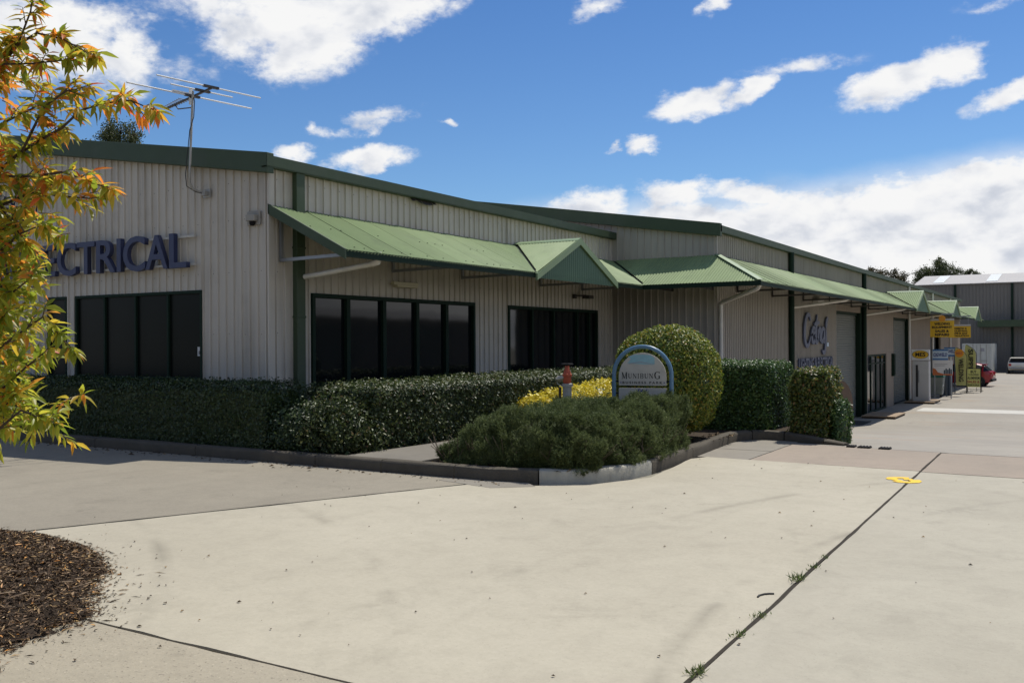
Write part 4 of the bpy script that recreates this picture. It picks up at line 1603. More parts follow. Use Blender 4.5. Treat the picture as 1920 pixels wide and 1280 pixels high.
def edge_dist(x, y, poly):
    best = 9
    for i in range(len(poly)):
        a, b = poly[i], poly[(i + 1) % len(poly)]
        dx, dy = b[0] - a[0], b[1] - a[1]
        t = max(0, min(1, ((x - a[0]) * dx + (y - a[1]) * dy) / (dx * dx + dy * dy)))
        best = min(best, math.hypot(x - a[0] - t * dx, y - a[1] - t * dy))
    return best


def mulch_h(x, y):
    d = edge_dist(x, y, mulch_edge)
    return .012 + .17 * (1 - math.exp(-d / .55)) + .03 * mnoise.noise((x * 3, y * 3, 0)) * min(1, d * 2)


m = MB()
st_ = .09
xs = np.arange(-9.4, -4.3, st_)
ys_ = np.arange(.5, 4.7, st_)
idx = {}
for i, xx in enumerate(xs):
    for j, yy in enumerate(ys_):
        px = xx + .05 * mnoise.noise((xx * 5, yy * 5, 3))
        py = yy + .05 * mnoise.noise((xx * 5, yy * 5, 7))
        if inside(px, py, mulch_edge):
            idx[(i, j)] = len(m.v)
            m.v.append((px, py, mulch_h(px, py)))
for (i, j), a in idx.items():
    q = [(i + 1, j), (i + 1, j + 1), (i, j + 1)]
    if all(k in idx for k in q):
        m.f.append((a, idx[q[0]], idx[q[1]], idx[q[2]]))
m.build('mulch_mound', 'mulch_base', smooth=True, kind='stuff', label='dark bark mulch spilling onto the driveway corner')
# chips over the mound
N_ = 36000
C, Z = [], []
while len(C) < N_:
    xx, yy = random.uniform(-8.2, -4.3), random.uniform(2.0, 4.75)
    if inside(xx, yy, mulch_edge):
        C.append((xx, yy, mulch_h(xx, yy) + random.uniform(-.004, .024)))
    elif edge_dist(xx, yy, mulch_edge) < random.expovariate(1 / .05) and random.random() < .5:
        C.append((xx, yy, .010))
C = np.array(C)
T = norm(np.stack([rng.normal(size=N_), rng.normal(size=N_), rng.normal(size=N_) * .22], 1))
Nn = norm(np.stack([rng.normal(size=N_) * .5, rng.normal(size=N_) * .5, np.ones(N_)], 1))
Ls = rng.gamma(2.0, .015, N_) + .009
V, F = leaf_cards(C, T, Nn, Ls, np.minimum(Ls * .32, rng.uniform(.004, .016, N_)), .3)
link('mulch_chips', np_mesh('mulch_chips', V, F, 'chip'), None, label='loose bark chips over the mulch mound', kind='stuff')
# pale long twigs in the mulch
m = MB()
for k in range(46):
    xx, yy = random.uniform(-7.6, -4.9), random.uniform(2.6, 4.5)
    if not inside(xx, yy, mulch_edge):
        continue
    a = random.uniform(0, 6.28)
    L = random.uniform(.06, .2)
    z = mulch_h(xx, yy) + .012
    m.tube([(xx, yy, z), (xx + L * .5 * math.cos(a), yy + L * .5 * math.sin(a), z + .012), (xx + L * math.cos(a + .5), yy + L * math.sin(a + .5), z)], .0035, 5)
m.build('dry_twigs', 'timber', kind='stuff', label='pale dry twigs lying in the mulch')

# crumbs over the slab, thicker near the mulch
C = []
while len(C) < 330:
    if random.random() < .45:
        k = random.randrange(1, 12)
        a, b = mulch_edge[k], mulch_edge[k + 1]
        t = random.random()
        d = random.expovariate(1 / .45)
        C.append((a[0] + (b[0] - a[0]) * t + d * random.uniform(.3, 1.1), a[1] + (b[1] - a[1]) * t + d * random.uniform(-.4, .6), .010))
    else:
        C.append((random.uniform(-8, 3), random.uniform(3.2, 13), .010))
C = np.array(C)
n = len(C)
s = np.minimum(rng.gamma(2.0, .0045, n) + .004, .022)
V, F = leaf_cards(C, np.stack([rng.normal(size=n), rng.normal(size=n), np.zeros(n)], 1), np.stack([rng.normal(size=n) * .2, rng.normal(size=n) * .2, np.ones(n)], 1), s * 1.5, s, .4)
link('crumbs', np_mesh('crumbs', V, F, 'litter_mat'), None, label='small dark crumbs scattered over the slabs', kind='stuff')
# leaf litter along the kerb and on the bed
C = []
for k in range(900):
    t = random.random()
    r_ = random.random()
    if r_ < .35:
        C.append((random.uniform(-16, -5.6), 9.14 - abs(random.gauss(0, .16)), .008))
    elif r_ < .8:
        C.append((random.uniform(-5.1, -4.7), random.uniform(12.4, 14.6), .135))
    else:
        C.append((random.uniform(-6.9, -5), random.uniform(9.32, 9.6), .14))
C = np.array(C)
n = len(C)
s = rng.gamma(2.4, .012, n) + .008
V, F = leaf_cards(C, np.stack([rng.normal(size=n), rng.normal(size=n), np.zeros(n)], 1), np.stack([rng.normal(size=n) * .35, rng.normal(size=n) * .35, np.ones(n)], 1), s, s * .5, .3)
link('leaf_litter', np_mesh('leaf_litter', V, F, 'litter_mat'), None, label='dry leaf litter along the kerb and in the bed', kind='stuff')

# dirt lying in the open joints
m = MB()
pts = []
prev = None
yy = -3.0
while yy < 14.5:
    wx = .012 * mnoise.noise((yy * .8, 0, 5))
    hw = .0125 + .006 * mnoise.noise((yy * 2.5, 3, 1))
    cur = ((jx(yy) + wx - hw, yy, .0055), (jx(yy) + wx + hw, yy, .0055))
    if prev:
        m.quad(prev[0], prev[1], cur[1], cur[0])
    prev = cur
    yy += .12
m.build('drive_joint', 'mortar_dark', kind='structure', label='dark open joint running up the drive')
m = MB()
prev = None
for k in range(60):
    xx = -5.2 + (3.5) * k / 59
    wy = .010 * mnoise.noise((xx * 1.3, 0, 9))
    hw = .005 + .005 * abs(mnoise.noise((xx * 4, 1, 1)))
    cur = ((xx, 3.382 + wy - hw, .0055), (xx, 3.382 + wy + hw, .0055))
    if prev:
        m.quad(prev[0], prev[1], cur[1], cur[0])
    prev = cur
m.build('slab_joint', 'mortar_dark', kind='structure', label='dark joint between pale slab and coarse aggregate')

# grass tufts in the joint
tufts = [((jx(6.35) - .02, 6.35), .09, 60, 'largest grass tuft in the drive joint, near the bent rubber strip'), ((jx(6.75), 6.75), .05, 34, 'small grass tuft in the drive joint just beyond the largest tuft'),
         ((jx(7.1), 7.10), .035, 20, 'tiny farthest grass tuft in the drive joint'), ((jx(5.4), 5.40), .045, 40, 'low grass tuft in the drive joint just nearer than the bent rubber strip'),
         ((jx(5.0), 5.0), .045, 40, 'flat grass tuft in the drive joint, second from the near edge'), ((jx(4.32), 4.32), .07, 70, 'grass tuft in the drive joint at the near edge of the slab')]
for (tx, ty), hh, n, lab in tufts:
    C = np.stack([tx + rng.normal(0, .02, n), ty + rng.normal(0, .04, n), np.full(n, .006)], 1)
    T = norm(np.stack([rng.normal(size=n) * .8, rng.normal(size=n) * .8, np.ones(n)], 1))
    Ls = rng.uniform(.3, .8, n) * hh
    V, F = leaf_cards(C + T * Ls[:, None] / 2, T, rng.normal(size=(n, 3)), Ls, .007, .1)
    link('grass_tuft', np_mesh('grass_tuft', V - np.array((tx, ty, 0)), F, 'weed_leaf'), None, (tx, ty, 0), label=lab, cat='grass tuft', group='grass tufts in the drive joint')

# yellow survey mark across the joint
mk = empty('spray_mark', 'yellow spray painted mark across the drive joint', 'road marking', (-1.80, 11.45, .006))


def ribbon(m, pts, w, z=.0):
    pts = [Vector((*p, z)) for p in pts]
    L, R = [], []
    for k, p in enumerate(pts):
        d = (pts[min(k + 1, len(pts) - 1)] - pts[max(k - 1, 0)]).normalized()
        nr = Vector((-d.y, d.x, 0))
        ww = w * random.uniform(.85, 1.15)
        L.append(p + nr * ww / 2)
        R.append(p - nr * ww / 2)
    for k in range(len(pts) - 1):
        m.quad(L[k], L[k + 1], R[k + 1], R[k])


m = MB()


def UV(u, v):
    return (-1.80 + .853 * .118 * u - .5215 * .21 * v, 11.47 + .5215 * .118 * u + .853 * .21 * v)


ribbon(m, [UV(*p) for p in ((1.0, .72), (.55, .86), (0, .92), (-.5, .88), (-.8, .60), (-.86, .25))], .11, .0095)
ribbon(m, [UV(*p) for p in ((-1.05, -.30), (-.75, -.62), (-.2, -.80), (.4, -.78), (.85, -.45), (.95, .05))], .12, .0097)
ribbon(m, [UV(*p) for p in ((-.95, -.15), (-.6, -.02), (-.35, .02))], .11, .0099)
ribbon(m, [UV(*p) for p in ((.15, .28), (.55, .22), (.95, .15))], .11, .0101)
m.build('paint', 'yellow_spray', mk)
# bent rubber strip
m = MB()
m.tube([(-1.765, 5.80, .008), (-1.768, 5.84, .009), (-1.750, 5.885, .009), (-1.725, 5.91, .009), (-1.700, 5.925, .008)], .0065, 8)
m.build('rubber_strip', 'rubber', label='short bent black rubber strip lying left of the drive joint', cat='rubber strip', smooth=True)
m = MB()
m.tube([(-.98, 4.16, .012), (-.975, 4.20, .016), (-.96, 4.24, .014)], .012, 8)
m.build('rubber_offcut', 'rubber', label='tiny black offcut on the slab right of the joint', cat='offcut', smooth=True)
for k, (x0, x1, lab) in enumerate(((-3.10, -2.98, 'short dark drain slot at the crest, nearest the kerb end'), (-2.94, -2.76, 'middle dark drain slot at the crest of the drive'), (-2.64, -2.48, 'outer dark drain slot at the crest, farthest from the kerb'))):
    m = MB()
    m.box(x0, x1, 14.62 - k * .02, 14.78 - k * .02, .002, .022)
    for q in range(4):
        xx = x0 + (x1 - x0) * (q + .5) / 4
        m.box(xx - .008, xx + .008, 14.60 - k * .02, 14.80 - k * .02, .022, .028)
    m.build('drain_slot', 'black_iron', label=lab, cat='drain', group='drain slots at the crest')

# ------------------------------------------------------------------ arched sign
sg = empty('arched_sign', 'weathered arched business park sign in a blue pipe hoop', 'sign', (-5.345, 12.245, .12), math.radians(14), local=True)
R_ = .405
m = MB()
pts = [(-R_, 0, 0), (-R_, 0, 1.0)] + [(R_ * math.cos(a), 0, 1.0 + R_ * math.sin(a)) for a in np.linspace(math.pi, 0, 25)[1:-1]] + [(R_, 0, 1.0), (R_, 0, 0)]
m.tube(pts, .029, 14)
m.build('hoop', 'sign_blue_pipe', sg, smooth=True)
ri = .335
m = MB()
out_ = [(-ri, .012, .86), (ri, .012, .86)] + [(ri * math.cos(a), .012, .985 + ri * math.sin(a)) for a in np.linspace(0, math.pi, 28)]
m.prism(out_, (0, -.024, 0))
pn = m.build('panel', 'sign_panel', sg, bevel=.003)
m = MB()
m.prism([(-.335, .012, .55), (.335, .012, .55), (.335, .012, .825), (-.335, .012, .825)], (0, -.024, 0))
pl = m.build('lower_panel', 'sign_panel', sg, bevel=.003)
for z in (.75, .92, 1.15):
    for sx in (-1, 1):
        MB().box(min(sx * .33, sx * .39), max(sx * .33, sx * .39), -.006, .006, z - .012, z + .012).build('clip', 'black_iron', sg)
# faded sky picture
m = MB()
sky_pts = [(-.215, -.0135, 1.17), (.145, -.0135, 1.15), (.175, -.0135, 1.16), (.175, -.0135, 1.245), (.12, -.0135, 1.285), (.02, -.0135, 1.295), (-.12, -.0135, 1.29), (-.20, -.0135, 1.265), (-.16, -.0135, 1.235)]
m.prism(sky_pts, (0, -.001, 0))
m.build('sky_picture', 'sign_sky', pn)
m = MB()
m.prism([(-.19, -.0147, 1.172), (-.02, -.0147, 1.196), (.16, -.0147, 1.160), (.16, -.0147, 1.152), (-.02, -.0147, 1.182), (-.19, -.0147, 1.160)], (0, -.001, 0))
m.build('hill_line', 'print_grey', pn)
# MUNIBUNG in small capitals with big first and last letters, thick and thin strokes with serifs


def serif_word(parent, spec, y, mat):
    """spec: (char, x0, width, z0, height)"""
    for ch, x0, w_, z0, h_ in spec:
        t1, t2 = w_ * .20, w_ * .075
        m = MB()

        def bar(xa, za, xb, zb, t):
            a, b = Vector((x0 + xa * w_, y, z0 + za * h_)), Vector((x0 + xb * w_, y, z0 + zb * h_))
            d = (b - a).normalized()
            nr = Vector((-d.z, 0, d.x)) * t / 2
            m.prism([tuple(a + nr), tuple(b + nr), tuple(b - nr), tuple(a - nr)], (0, -.0015, 0))

        def serif(xc, zc, hw=.16):
            bar(xc - hw, zc, xc + hw, zc, h_ * .05)
        if ch == 'M':
            bar(.10, 0, .10, 1, t2); bar(.90, 0, .90, 1, t1); bar(.12, 1, .50, .05, t1); bar(.50, .05, .88, 1, t2)
            for p in ((.10, 0), (.90, 0), (.08, 1), (.92, 1)):
                serif(*p)
        elif ch == 'N':
            bar(.12, 0, .12, 1, t2); bar(.88, 0, .88, 1, t2); bar(.12, 1, .88, 0, t1)
            for p in ((.12, 0), (.10, 1), (.88, 1)):
                serif(*p)
        elif ch == 'U':
            bar(.16, .25, .16, 1, t1); bar(.86, .25, .86, 1, t2); bar(.16, .28, .32, .04, t1); bar(.30, .04, .68, .04, t2 * 1.4); bar(.66, .04, .86, .28, t2)
            serif(.16, 1); serif(.86, 1)
        elif ch == 'I':
            bar(.5, 0, .5, 1, t1 * 1.6); serif(.5, 0, .35); serif(.5, 1, .35)
        elif ch == 'B':
            bar(.18, 0, .18, 1, t1)
            for za, zb in ((.52, 1), (0, .52)):
                bar(.18, zb, .62, zb, t2); bar(.18, za, .62, za, t2); bar(.62, zb, .84, zb - .14, t1 * .8); bar(.84, zb - .12, .84, za + .12, t1); bar(.84, za + .14, .62, za, t1 * .8)
            serif(.14, 0, .1); serif(.14, 1, .1)
        elif ch == 'G':
            A = np.linspace(math.radians(45), math.radians(315), 14)
            for a, b in zip(A[:-1], A[1:]):
                bar(.5 + .42 * math.cos(a), .5 + .5 * math.sin(a), .5 + .42 * math.cos(b), .5 + .5 * math.sin(b), t1 if abs(math.cos((a + b) / 2)) > .6 else t2 * 1.2)
            bar(.82, .02, .82, .42, t1); serif(.80, .42, .16); bar(.86, .78, .86, 1, t2)
        m.build('letter', mat, parent)


serif_word(pn, [('M', -.290, .072, .955, .090), ('U', -.198, .050, .962, .066), ('N', -.132, .050, .962, .066), ('I', -.072, .030, .962, .066), ('B', -.030, .048, .962, .066), ('U', .032, .052, .962, .066),
                ('N', .098, .052, .962, .066), ('G', .170, .082, .955, .100)], -.0128, 'print_black')
place_text('B U S I N E S S   P A R K', 'print_line', 'print_dark', (0, -.0135, .885), (1, 0, 0), (0, 0, 1), w=.56, h=.034, parent=pn, bold=.03, depth_m=.002)
for sx in (-1, 1):
    MB().box(sx * .305 - .008, sx * .305 + .008, -.0145, -.0125, .893, .909).build('print_dot', 'print_blue', pn)

SCRIPT = [  # script logo strokes in (u, v): letters C e t n a j
    ('C', [[(.27, .80), (.235, .97), (.15, .99), (.08, .80), (.04, .45), (.05, .1), (.11, -.10), (.19, -.06), (.27, .22)]]),
    ('e', [[(.29, .27), (.40, .36), (.425, .48), (.38, .53), (.335, .40), (.325, .18), (.365, .01), (.43, .07), (.46, .2)]]),
    ('t', [[(.545, 1.02), (.50, .60), (.475, .20), (.49, .03), (.53, .03), (.565, .16)], [(.41, .66), (.52, .72), (.63, .75)]]),
    ('n', [[(.585, .52), (.565, .02)], [(.572, .26), (.62, .48), (.665, .50), (.67, .36), (.655, .04)]]),
    ('a', [[(.84, .44), (.80, .53), (.745, .46), (.705, .24), (.725, .05), (.77, .05), (.82, .24)], [(.85, .52), (.825, .10), (.85, .02)]]),
    ('j', [[(.925, .52), (.905, .05), (.87, -.28), (.81, -.38), (.745, -.30)], [(.915, .55), (.94, .80), (1.0, .95)]]),
]


def script_logo(parent, origin, ux, wid, cap, depth, stroke, mat, name='letter'):
    ux = Vector(ux).normalized()
    uz = Vector((0, 0, 1))
    un = ux.cross(uz)
    org = Vector(origin)
    for ch, strokes in SCRIPT:
        m = MB()
        for s_i, sc in enumerate(strokes):
            P = []
            # smooth the polyline
            q = [Vector((p[0] * wid, p[1] * cap, 0)) for p in sc]
            for k in range(len(q) - 1):
                p0, p1, p2, p3 = q[max(k - 1, 0)], q[k], q[k + 1], q[min(k + 2, len(q) - 1)]
                for t in (0, .25, .5, .75):
                    P.append(.5 * ((2 * p1) + (p2 - p0) * t + (2 * p0 - 5 * p1 + 4 * p2 - p3) * t * t + (-p0 + 3 * p1 - 3 * p2 + p3) * t ** 3))
            P.append(q[-1])
            L, Rr = [], []
            for k, p in enumerate(P):
                d = (P[min(k + 1, len(P) - 1)] - P[max(k - 1, 0)])
                d = d.normalized() if d.length > 1e-6 else Vector((1, 0, 0))
                nr = Vector((-d.y, d.x, 0))
                e = min(1, .35 + 3.5 * min(k, len(P) - 1 - k) / len(P))
                wd = stroke * e * (.75 + .5 * abs(d.y))
                L.append(p + nr * wd / 2)
                Rr.append(p - nr * wd / 2)
            dz = .003 * s_i

            def W3(p, dd):
                return tuple(org + ux * p.x + uz * p.y + un * (dd + dz))
            for k in range(len(P) - 1):
                a, b, c_, d_ = L[k], L[k + 1], Rr[k + 1], Rr[k]
                m.quad(W3(a, depth), W3(d_, depth), W3(c_, depth), W3(b, depth))
                m.quad(W3(a, 0), W3(a, depth), W3(b, depth), W3(b, 0))
                m.quad(W3(d_, 0), W3(c_, 0), W3(c_, depth), W3(d_, depth))
            m.quad(W3(L[0], 0), W3(Rr[0], 0), W3(Rr[0], depth), W3(L[0], depth))
            m.quad(W3(L[-1], 0), W3(L[-1], depth), W3(Rr[-1], depth), W3(Rr[-1], 0))
        m.build(name, mat, parent)


script_logo(pl, (-.062, -.0125, .762), (1, 0, 0), .13, .050, .0015, .010, 'print_blue')

# ------------------------------------------------------------------ fire hydrant standpipe
hy = empty('fire_hydrant', 'rusty red hydrant valve on a grey standpipe before the golden shrub', 'hydrant', (-6.10, 11.42, .12))
hx, hyy = -6.10, 11.42
MB().lathe((hx, hyy, .12), [(.062, 0), (.062, .86), (.075, .865), (.075, .905), (.062, .91)], 16).build('standpipe', 'galv', hy, smooth=True)
MB().lathe((hx, hyy, 1.03), [(.048, 0), (.056, .02), (.056, .09), (.066, .10), (.066, .13), (.052, .135), (.045, .17), (.03, .20), (.03, .24)], 16).build('valve_body', 'hydrant_red', hy, smooth=True)
m = MB()
ring = [(hx + .072 * math.cos(a), hyy + .072 * math.sin(a), 1.29) for a in np.linspace(0, 2 * math.pi, 21)]
m.tube(ring, .014, 8, caps=False)
for a in (0, 1.57, 3.14, 4.71):
    m.tube([(hx, hyy, 1.285), (hx + .07 * math.cos(a), hyy + .07 * math.sin(a), 1.29)], .009, 6)
m.lathe((hx, hyy, 1.26), [(.02, 0), (.02, .05)], 8)
m.build('hand_wheel', 'black_iron', hy, smooth=True)
ux_, uy_ = -.85, -.52
m = MB()
a0 = Vector((hx, hyy, 1.12))
dirv = Vector((-.9, -.35, -.25)).normalized()
m.tube([a0 + dirv * .04, a0 + dirv * .10], .034, 12)
m.tube([a0 + dirv * .10, a0 + dirv * .13], .044, 12)
m.tube([a0 + dirv * .13, a0 + dirv * .155], .030, 12)
m.build('outlet', 'brass', hy, smooth=True)
m = MB()
m.tube([a0 + dirv * .14, a0 + dirv * .14 + Vector((0, 0, -.06)), a0 + dirv * .08 + Vector((0, 0, -.11)), a0 + dirv * .02 + Vector((0, 0, -.10))], .006, 6)
m.build('chain', 'galv', hy)
MB().tube([(hx - .09, hyy - .04, .12), (hx - .09, hyy - .04, .98)], .02, 8).build('side_stake', 'bark', hy)

# ------------------------------------------------------------------ wall signs
ws = empty('wall_sign', 'large navy ELECTRICAL letters on two rails over the gable windows', 'sign', (-15, Y1 - .06, 2.85))
spans = [('L', -20.9, -20.45), ('I', -20.38, -20.2), ('G', -20.1, -19.5), ('&', -18.12, -17.62), ('E', -17.47, -17.02), ('L', -16.95, -16.57), ('E', -16.5, -16.06), ('C', -16.0, -15.44), ('T', -15.41, -14.90), ('R', -14.86, -14.33), ('I', -14.29, -14.18), ('C', -14.12, -13.54),
         ('A', -13.53, -12.97), ('L', -12.93, -12.51)]
spans = [('H', -19.35, -18.9)] + spans[3:]
spans = [s for s in spans if s[0] != 'H']
spans = [('L', -22.1, -21.72), ('I', -21.63, -21.52), ('G', -21.42, -20.82), ('H', -20.72, -20.22), ('T', -20.12, -19.62), ('I', -19.54, -19.43), ('N', -19.33, -18.83), ('G', -18.74, -18.2)] + spans
for ch, xa, xb in spans:
    hh = .57 if ch not in 'CG&' else .60
    z0 = 2.845 if ch not in 'CG&' else 2.83
    place_text(ch, 'letter', 'letter_blue', ((xa + xb) / 2, Y1 - .135, z0), (1, 0, 0), (0, 0, 1), w=xb - xa, h=hh, parent=ws, bold=.012, depth_m=.08)
for z in (2.90, 3.36):
    MB().box(-22.2, -12.42, Y1 - .085, Y1 - .045, z - .018, z + .018).build('rail', 'old_white', ws)
m = MB()
for xx in np.arange(-22, -12.4, 1.6):
    for z in (2.90, 3.36):
        m.box(xx - .02, xx + .02, Y1 - .045, Y1 - .0, z - .02, z + .02)
m.build('standoff', 'steel', ws)
sl = empty('script_sign', 'navy script logo letters high on the gable wall, half behind the orange tree', 'sign', (-18.3, Y1 - .05, 4.0))
script_logo(sl, (-19.95, Y1 - .05, 3.98), (1, 0, 0), 3.3, .62, -.06, .15, 'letter_blue')
MB().bbox((-16.72, Y1 - .07, 4.58), .14, .06, .14).build('dot', 'letter_blue', sl)

ls = empty('script_sign', 'blue script logo letters on the long warehouse beside the first roller door', 'sign', (X2 + .03, 32.5, 1.3))
script_logo(ls, (X2 + .05, 30.85, 1.52), (0, 1, 0), 3.3, .92, .05, .17, 'logo_blue')
MB().bbox((X2 + .07, 34.2, 1.45), .02, .22, .14).build('small_plate', 'board_pale', ls)
ls2 = empty('wall_sign', 'small blue framed lettering strip under the script logo on the long warehouse', 'sign', (X2 + .03, 32.6, .7))
place_text('LIGHTING & ELECTRICAL', 'lettering', 'logo_blue', (X2 + .075, 32.6, .66), (0, 1, 0), (0, 0, 1), w=4.7, h=.36, parent=ls2, bold=.03, depth_m=.05)
for z in (.66, 1.0):
    MB().box(X2 + .026, X2 + .046, 30.1, 35.15, z - .012, z + .012).build('rail', 'old_white', ls2)

# ------------------------------------------------------------------ security camera, aerial
sc = empty('security_camera', 'small pale security camera box on the gable wall near the corner', 'camera', (-11.1, Y1 - .02, 3.45))
MB().box(-11.24, -10.96, Y1 - .05, Y1 - .027, 3.44, 3.66).build('back_plate', 'camera_box', sc, bevel=.006)
MB().box(-11.19, -11.0, Y1 - .13, Y1 - .05, 3.50, 3.60).build('housing', 'camera_box', sc, bevel=.01)
MB().lathe((-11.09, Y1 - .08, 3.43), [(.025, 0), (.045, .02), (.05, .07)], 12).build('dome', 'black_iron', sc, smooth=True)

ta = empty('tv_aerial', 'television aerial on a tall bent mast fixed to the gable wall', 'aerial', (-12.2, Y1 - .03, 4.03))
bx = (-12.13, 10.18)
m = MB()
m.tube([(-12.18, Y1 - .03, 4.03), (-12.22, 10.38, 4.04), (-12.245, 10.25, 4.08), (-12.25, 10.19, 4.17), (-12.235, 10.18, 4.4), (-12.15, 10.18, 5.62)], .019, 10)
m.build('mast', 'galv', ta, smooth=True)
m = MB()
m.box(-12.25, -12.08, Y1 - .045, Y1 - .026, 3.96, 4.10)
m.box(-12.20, -12.12, Y1 - .12, Y1 - .045, 3.99, 4.06)
m.build('wall_plate', 'galv', ta)
ZB = 5.57
bd = Vector((1.70, -.49, 0)).normalized()
ed = Vector((.165, .986, 0)).normalized()
c0 = Vector((-12.17, 10.25, ZB))
m = MB()
m.beam(Vector((-13.25, 10.56, ZB)), Vector((-11.62, 10.09, ZB)), .028, .028)
m.build('boom', 'dark_steel', ta)
el_c = [((-11.64, 10.10), .90, .012), ((-11.93, 10.18), .54, .012), ((-12.32, 10.31), 1.10, .013)]
for (ex, ey), hl, rr in el_c:
    c_ = Vector((ex, ey, ZB + .022))
    m = MB()
    m.tube([c_ - ed * hl, c_ + ed * hl], rr, 8)
    e_ = m.build('element', 'white_paint', ta, smooth=True)
    m = MB()
    m.beam(c_ - ed * .13, c_ + ed * .13, .05, .035)
    m.build('clamp', 'dark_steel', e_)
for k in range(9):
    t = .45 + k * .085
    c_ = Vector((-12.17, 10.25, ZB + .02)) - bd * t
    m = MB()
    m.tube([c_ - ed * (.10 - k * .004), c_ + ed * (.10 - k * .004)], .007, 6)
    m.build('element', 'dark_steel', ta)
m = MB()
c_ = Vector((-12.33, 10.30, ZB + .05))
m.beam(c_ - ed * .33, c_ + ed * .02, .05, .02)
m.beam(c_ - ed * .33 - bd * .06, c_ + ed * .02 - bd * .06, .03, .02)
m.beam(c_ - bd * .02 + Vector((0, 0, -.16)), c_ - bd * .02 + Vector((0, 0, .10)), .05, .04)
m.build('reflector', 'white_paint', ta)
MB().tube([Vector((-12.16, 10.18, 5.36)), Vector((-12.8, 10.42, ZB - .10)), Vector((-12.9, 10.45, ZB - .02))], .010, 6).build('brace', 'dark_steel', ta)
m = MB()
m.tube([(-12.17, 10.2, ZB), (-12.10, 10.17, 5.45), (-12.11, 10.16, 5.2), (-12.20, 10.155, 5.0), (-12.255, 10.15, 4.6), (-12.30, 10.15, 4.3), (-12.30, 10.17, 4.12), (-12.24, 10.3, 4.04), (-12.18, 10.40, 4.02)], .007, 6)
m.build('cable', 'rubber', ta, smooth=True)

# ------------------------------------------------------------------ yard furniture down the drive
GZ = -1.5
# hanging yellow boards
def hanging_board(x0, x1, y, z0, z1, lines, label, cap=True):
    r = empty('hanging_sign', label, 'sign', ((x0 + x1) / 2, y, z0), group='yellow boards hung under the awning')
    MB().box(x0, x1, y - .02, y + .02, z0, z1).build('board', 'yellow_board', r, bevel=.004)
    MB().box(x0, x1, y - .025, y + .025, z1 + .01, z1 + .10).build('header', 'old_white', r)
    m = MB()
    for xx in (x0 + .1, x1 - .1):
        m.tube([(xx, y, z1 + .1), (xx, y, 2.96)], .008, 6)
    m.build('hanger', 'steel', r)
    m = MB()
    m.box(x0 - .02, x1 + .02, y - .02, y + .02, 2.86, 2.92)
    m.build('support_rail', 'steel', r)
    n = len(lines)
    hh = (z1 - z0 - .10) / n
    for k, (t, frac) in enumerate(lines):
        place_text(t, 'print_line', 'print_black', ((x0 + x1) / 2, y - .022, z1 - .06 - (k + 1) * hh + hh * .12), (1, 0, 0), (0, 0, 1), w=(x1 - x0) * frac, h=hh * .72, parent=r, bold=.045, depth_m=.006)
    return r


h1 = hanging_board(-6.88, -5.77, 52, 1.72, 2.55, [('WELDING', .66), ('EQUIPMENT', .84), ('SALES &', .58), ('REPAIRS', .60)], 'yellow welding equipment board hung under the awning, nearer of the two')
MB().lathe((-6.32, 51.96, 2.66), [(.16, 0), (.16, .03)], 20, axis='y').build('badge', 'orange_print', h1)
hanging_board(-6.72, -5.60, 58, 1.70, 2.34, [('DOMESTIC &', .66), ('INDUSTRIAL', .74), ('TYPE B GAS', .70), ('INSTALLATION', .84)], 'yellow gas installation board hung behind the welding board')

# cabinet with oval sign on top
cb = empty('sign_cabinet', 'tall white cabinet topped by an oval yellow MES sign', 'cabinet', (-7.06, 50.3, GZ))
MB().box(-7.43, -6.69, 50.0, 50.6, GZ + .06, .55).build('body', 'cabinet', cb, bevel=.015)
MB().box(-7.47, -6.65, 49.97, 50.6, GZ, GZ + .06).build('plinth', 'black_iron', cb)
MB().box(-7.28, -7.18, 49.985, 50.0, -1.2, .36).build('slot', 'print_dark', cb)
MB().box(-7.16, -7.12, 49.96, 50.0, -.5, .1).build('handle', 'steel', cb)
hd = MB().box(-7.47, -6.65, 49.95, 50.2, .60, 1.12).build('header_board', 'white_paint', cb, bevel=.006)
m = MB()
ov = [(-7.06 + .36 * math.cos(a), 49.948, .87 + .19 * math.sin(a)) for a in np.linspace(0, 2 * math.pi, 28, endpoint=False)]
m.prism(ov, (0, -.004, 0))
m.build('oval', 'yellow_board', hd)
m = MB()
for a, b in zip(ov, ov[1:] + ov[:1]):
    A_, B_ = Vector(a), Vector(b)
    cc = Vector((-7.06, 49.948, .87))
    m.quad(A_ + Vector((0, -.005, 0)), B_ + Vector((0, -.005, 0)), B_ + (B_ - cc) * .06 + Vector((0, -.005, 0)), A_ + (A_ - cc) * .06 + Vector((0, -.005, 0)))
m.build('oval_rim', 'print_black', hd)
place_text('MES', 'print_line', 'print_black', (-7.06, 49.943, .775), (1, 0, 0), (0, 0, 1), w=.46, h=.20, parent=hd, bold=.035, depth_m=.004)

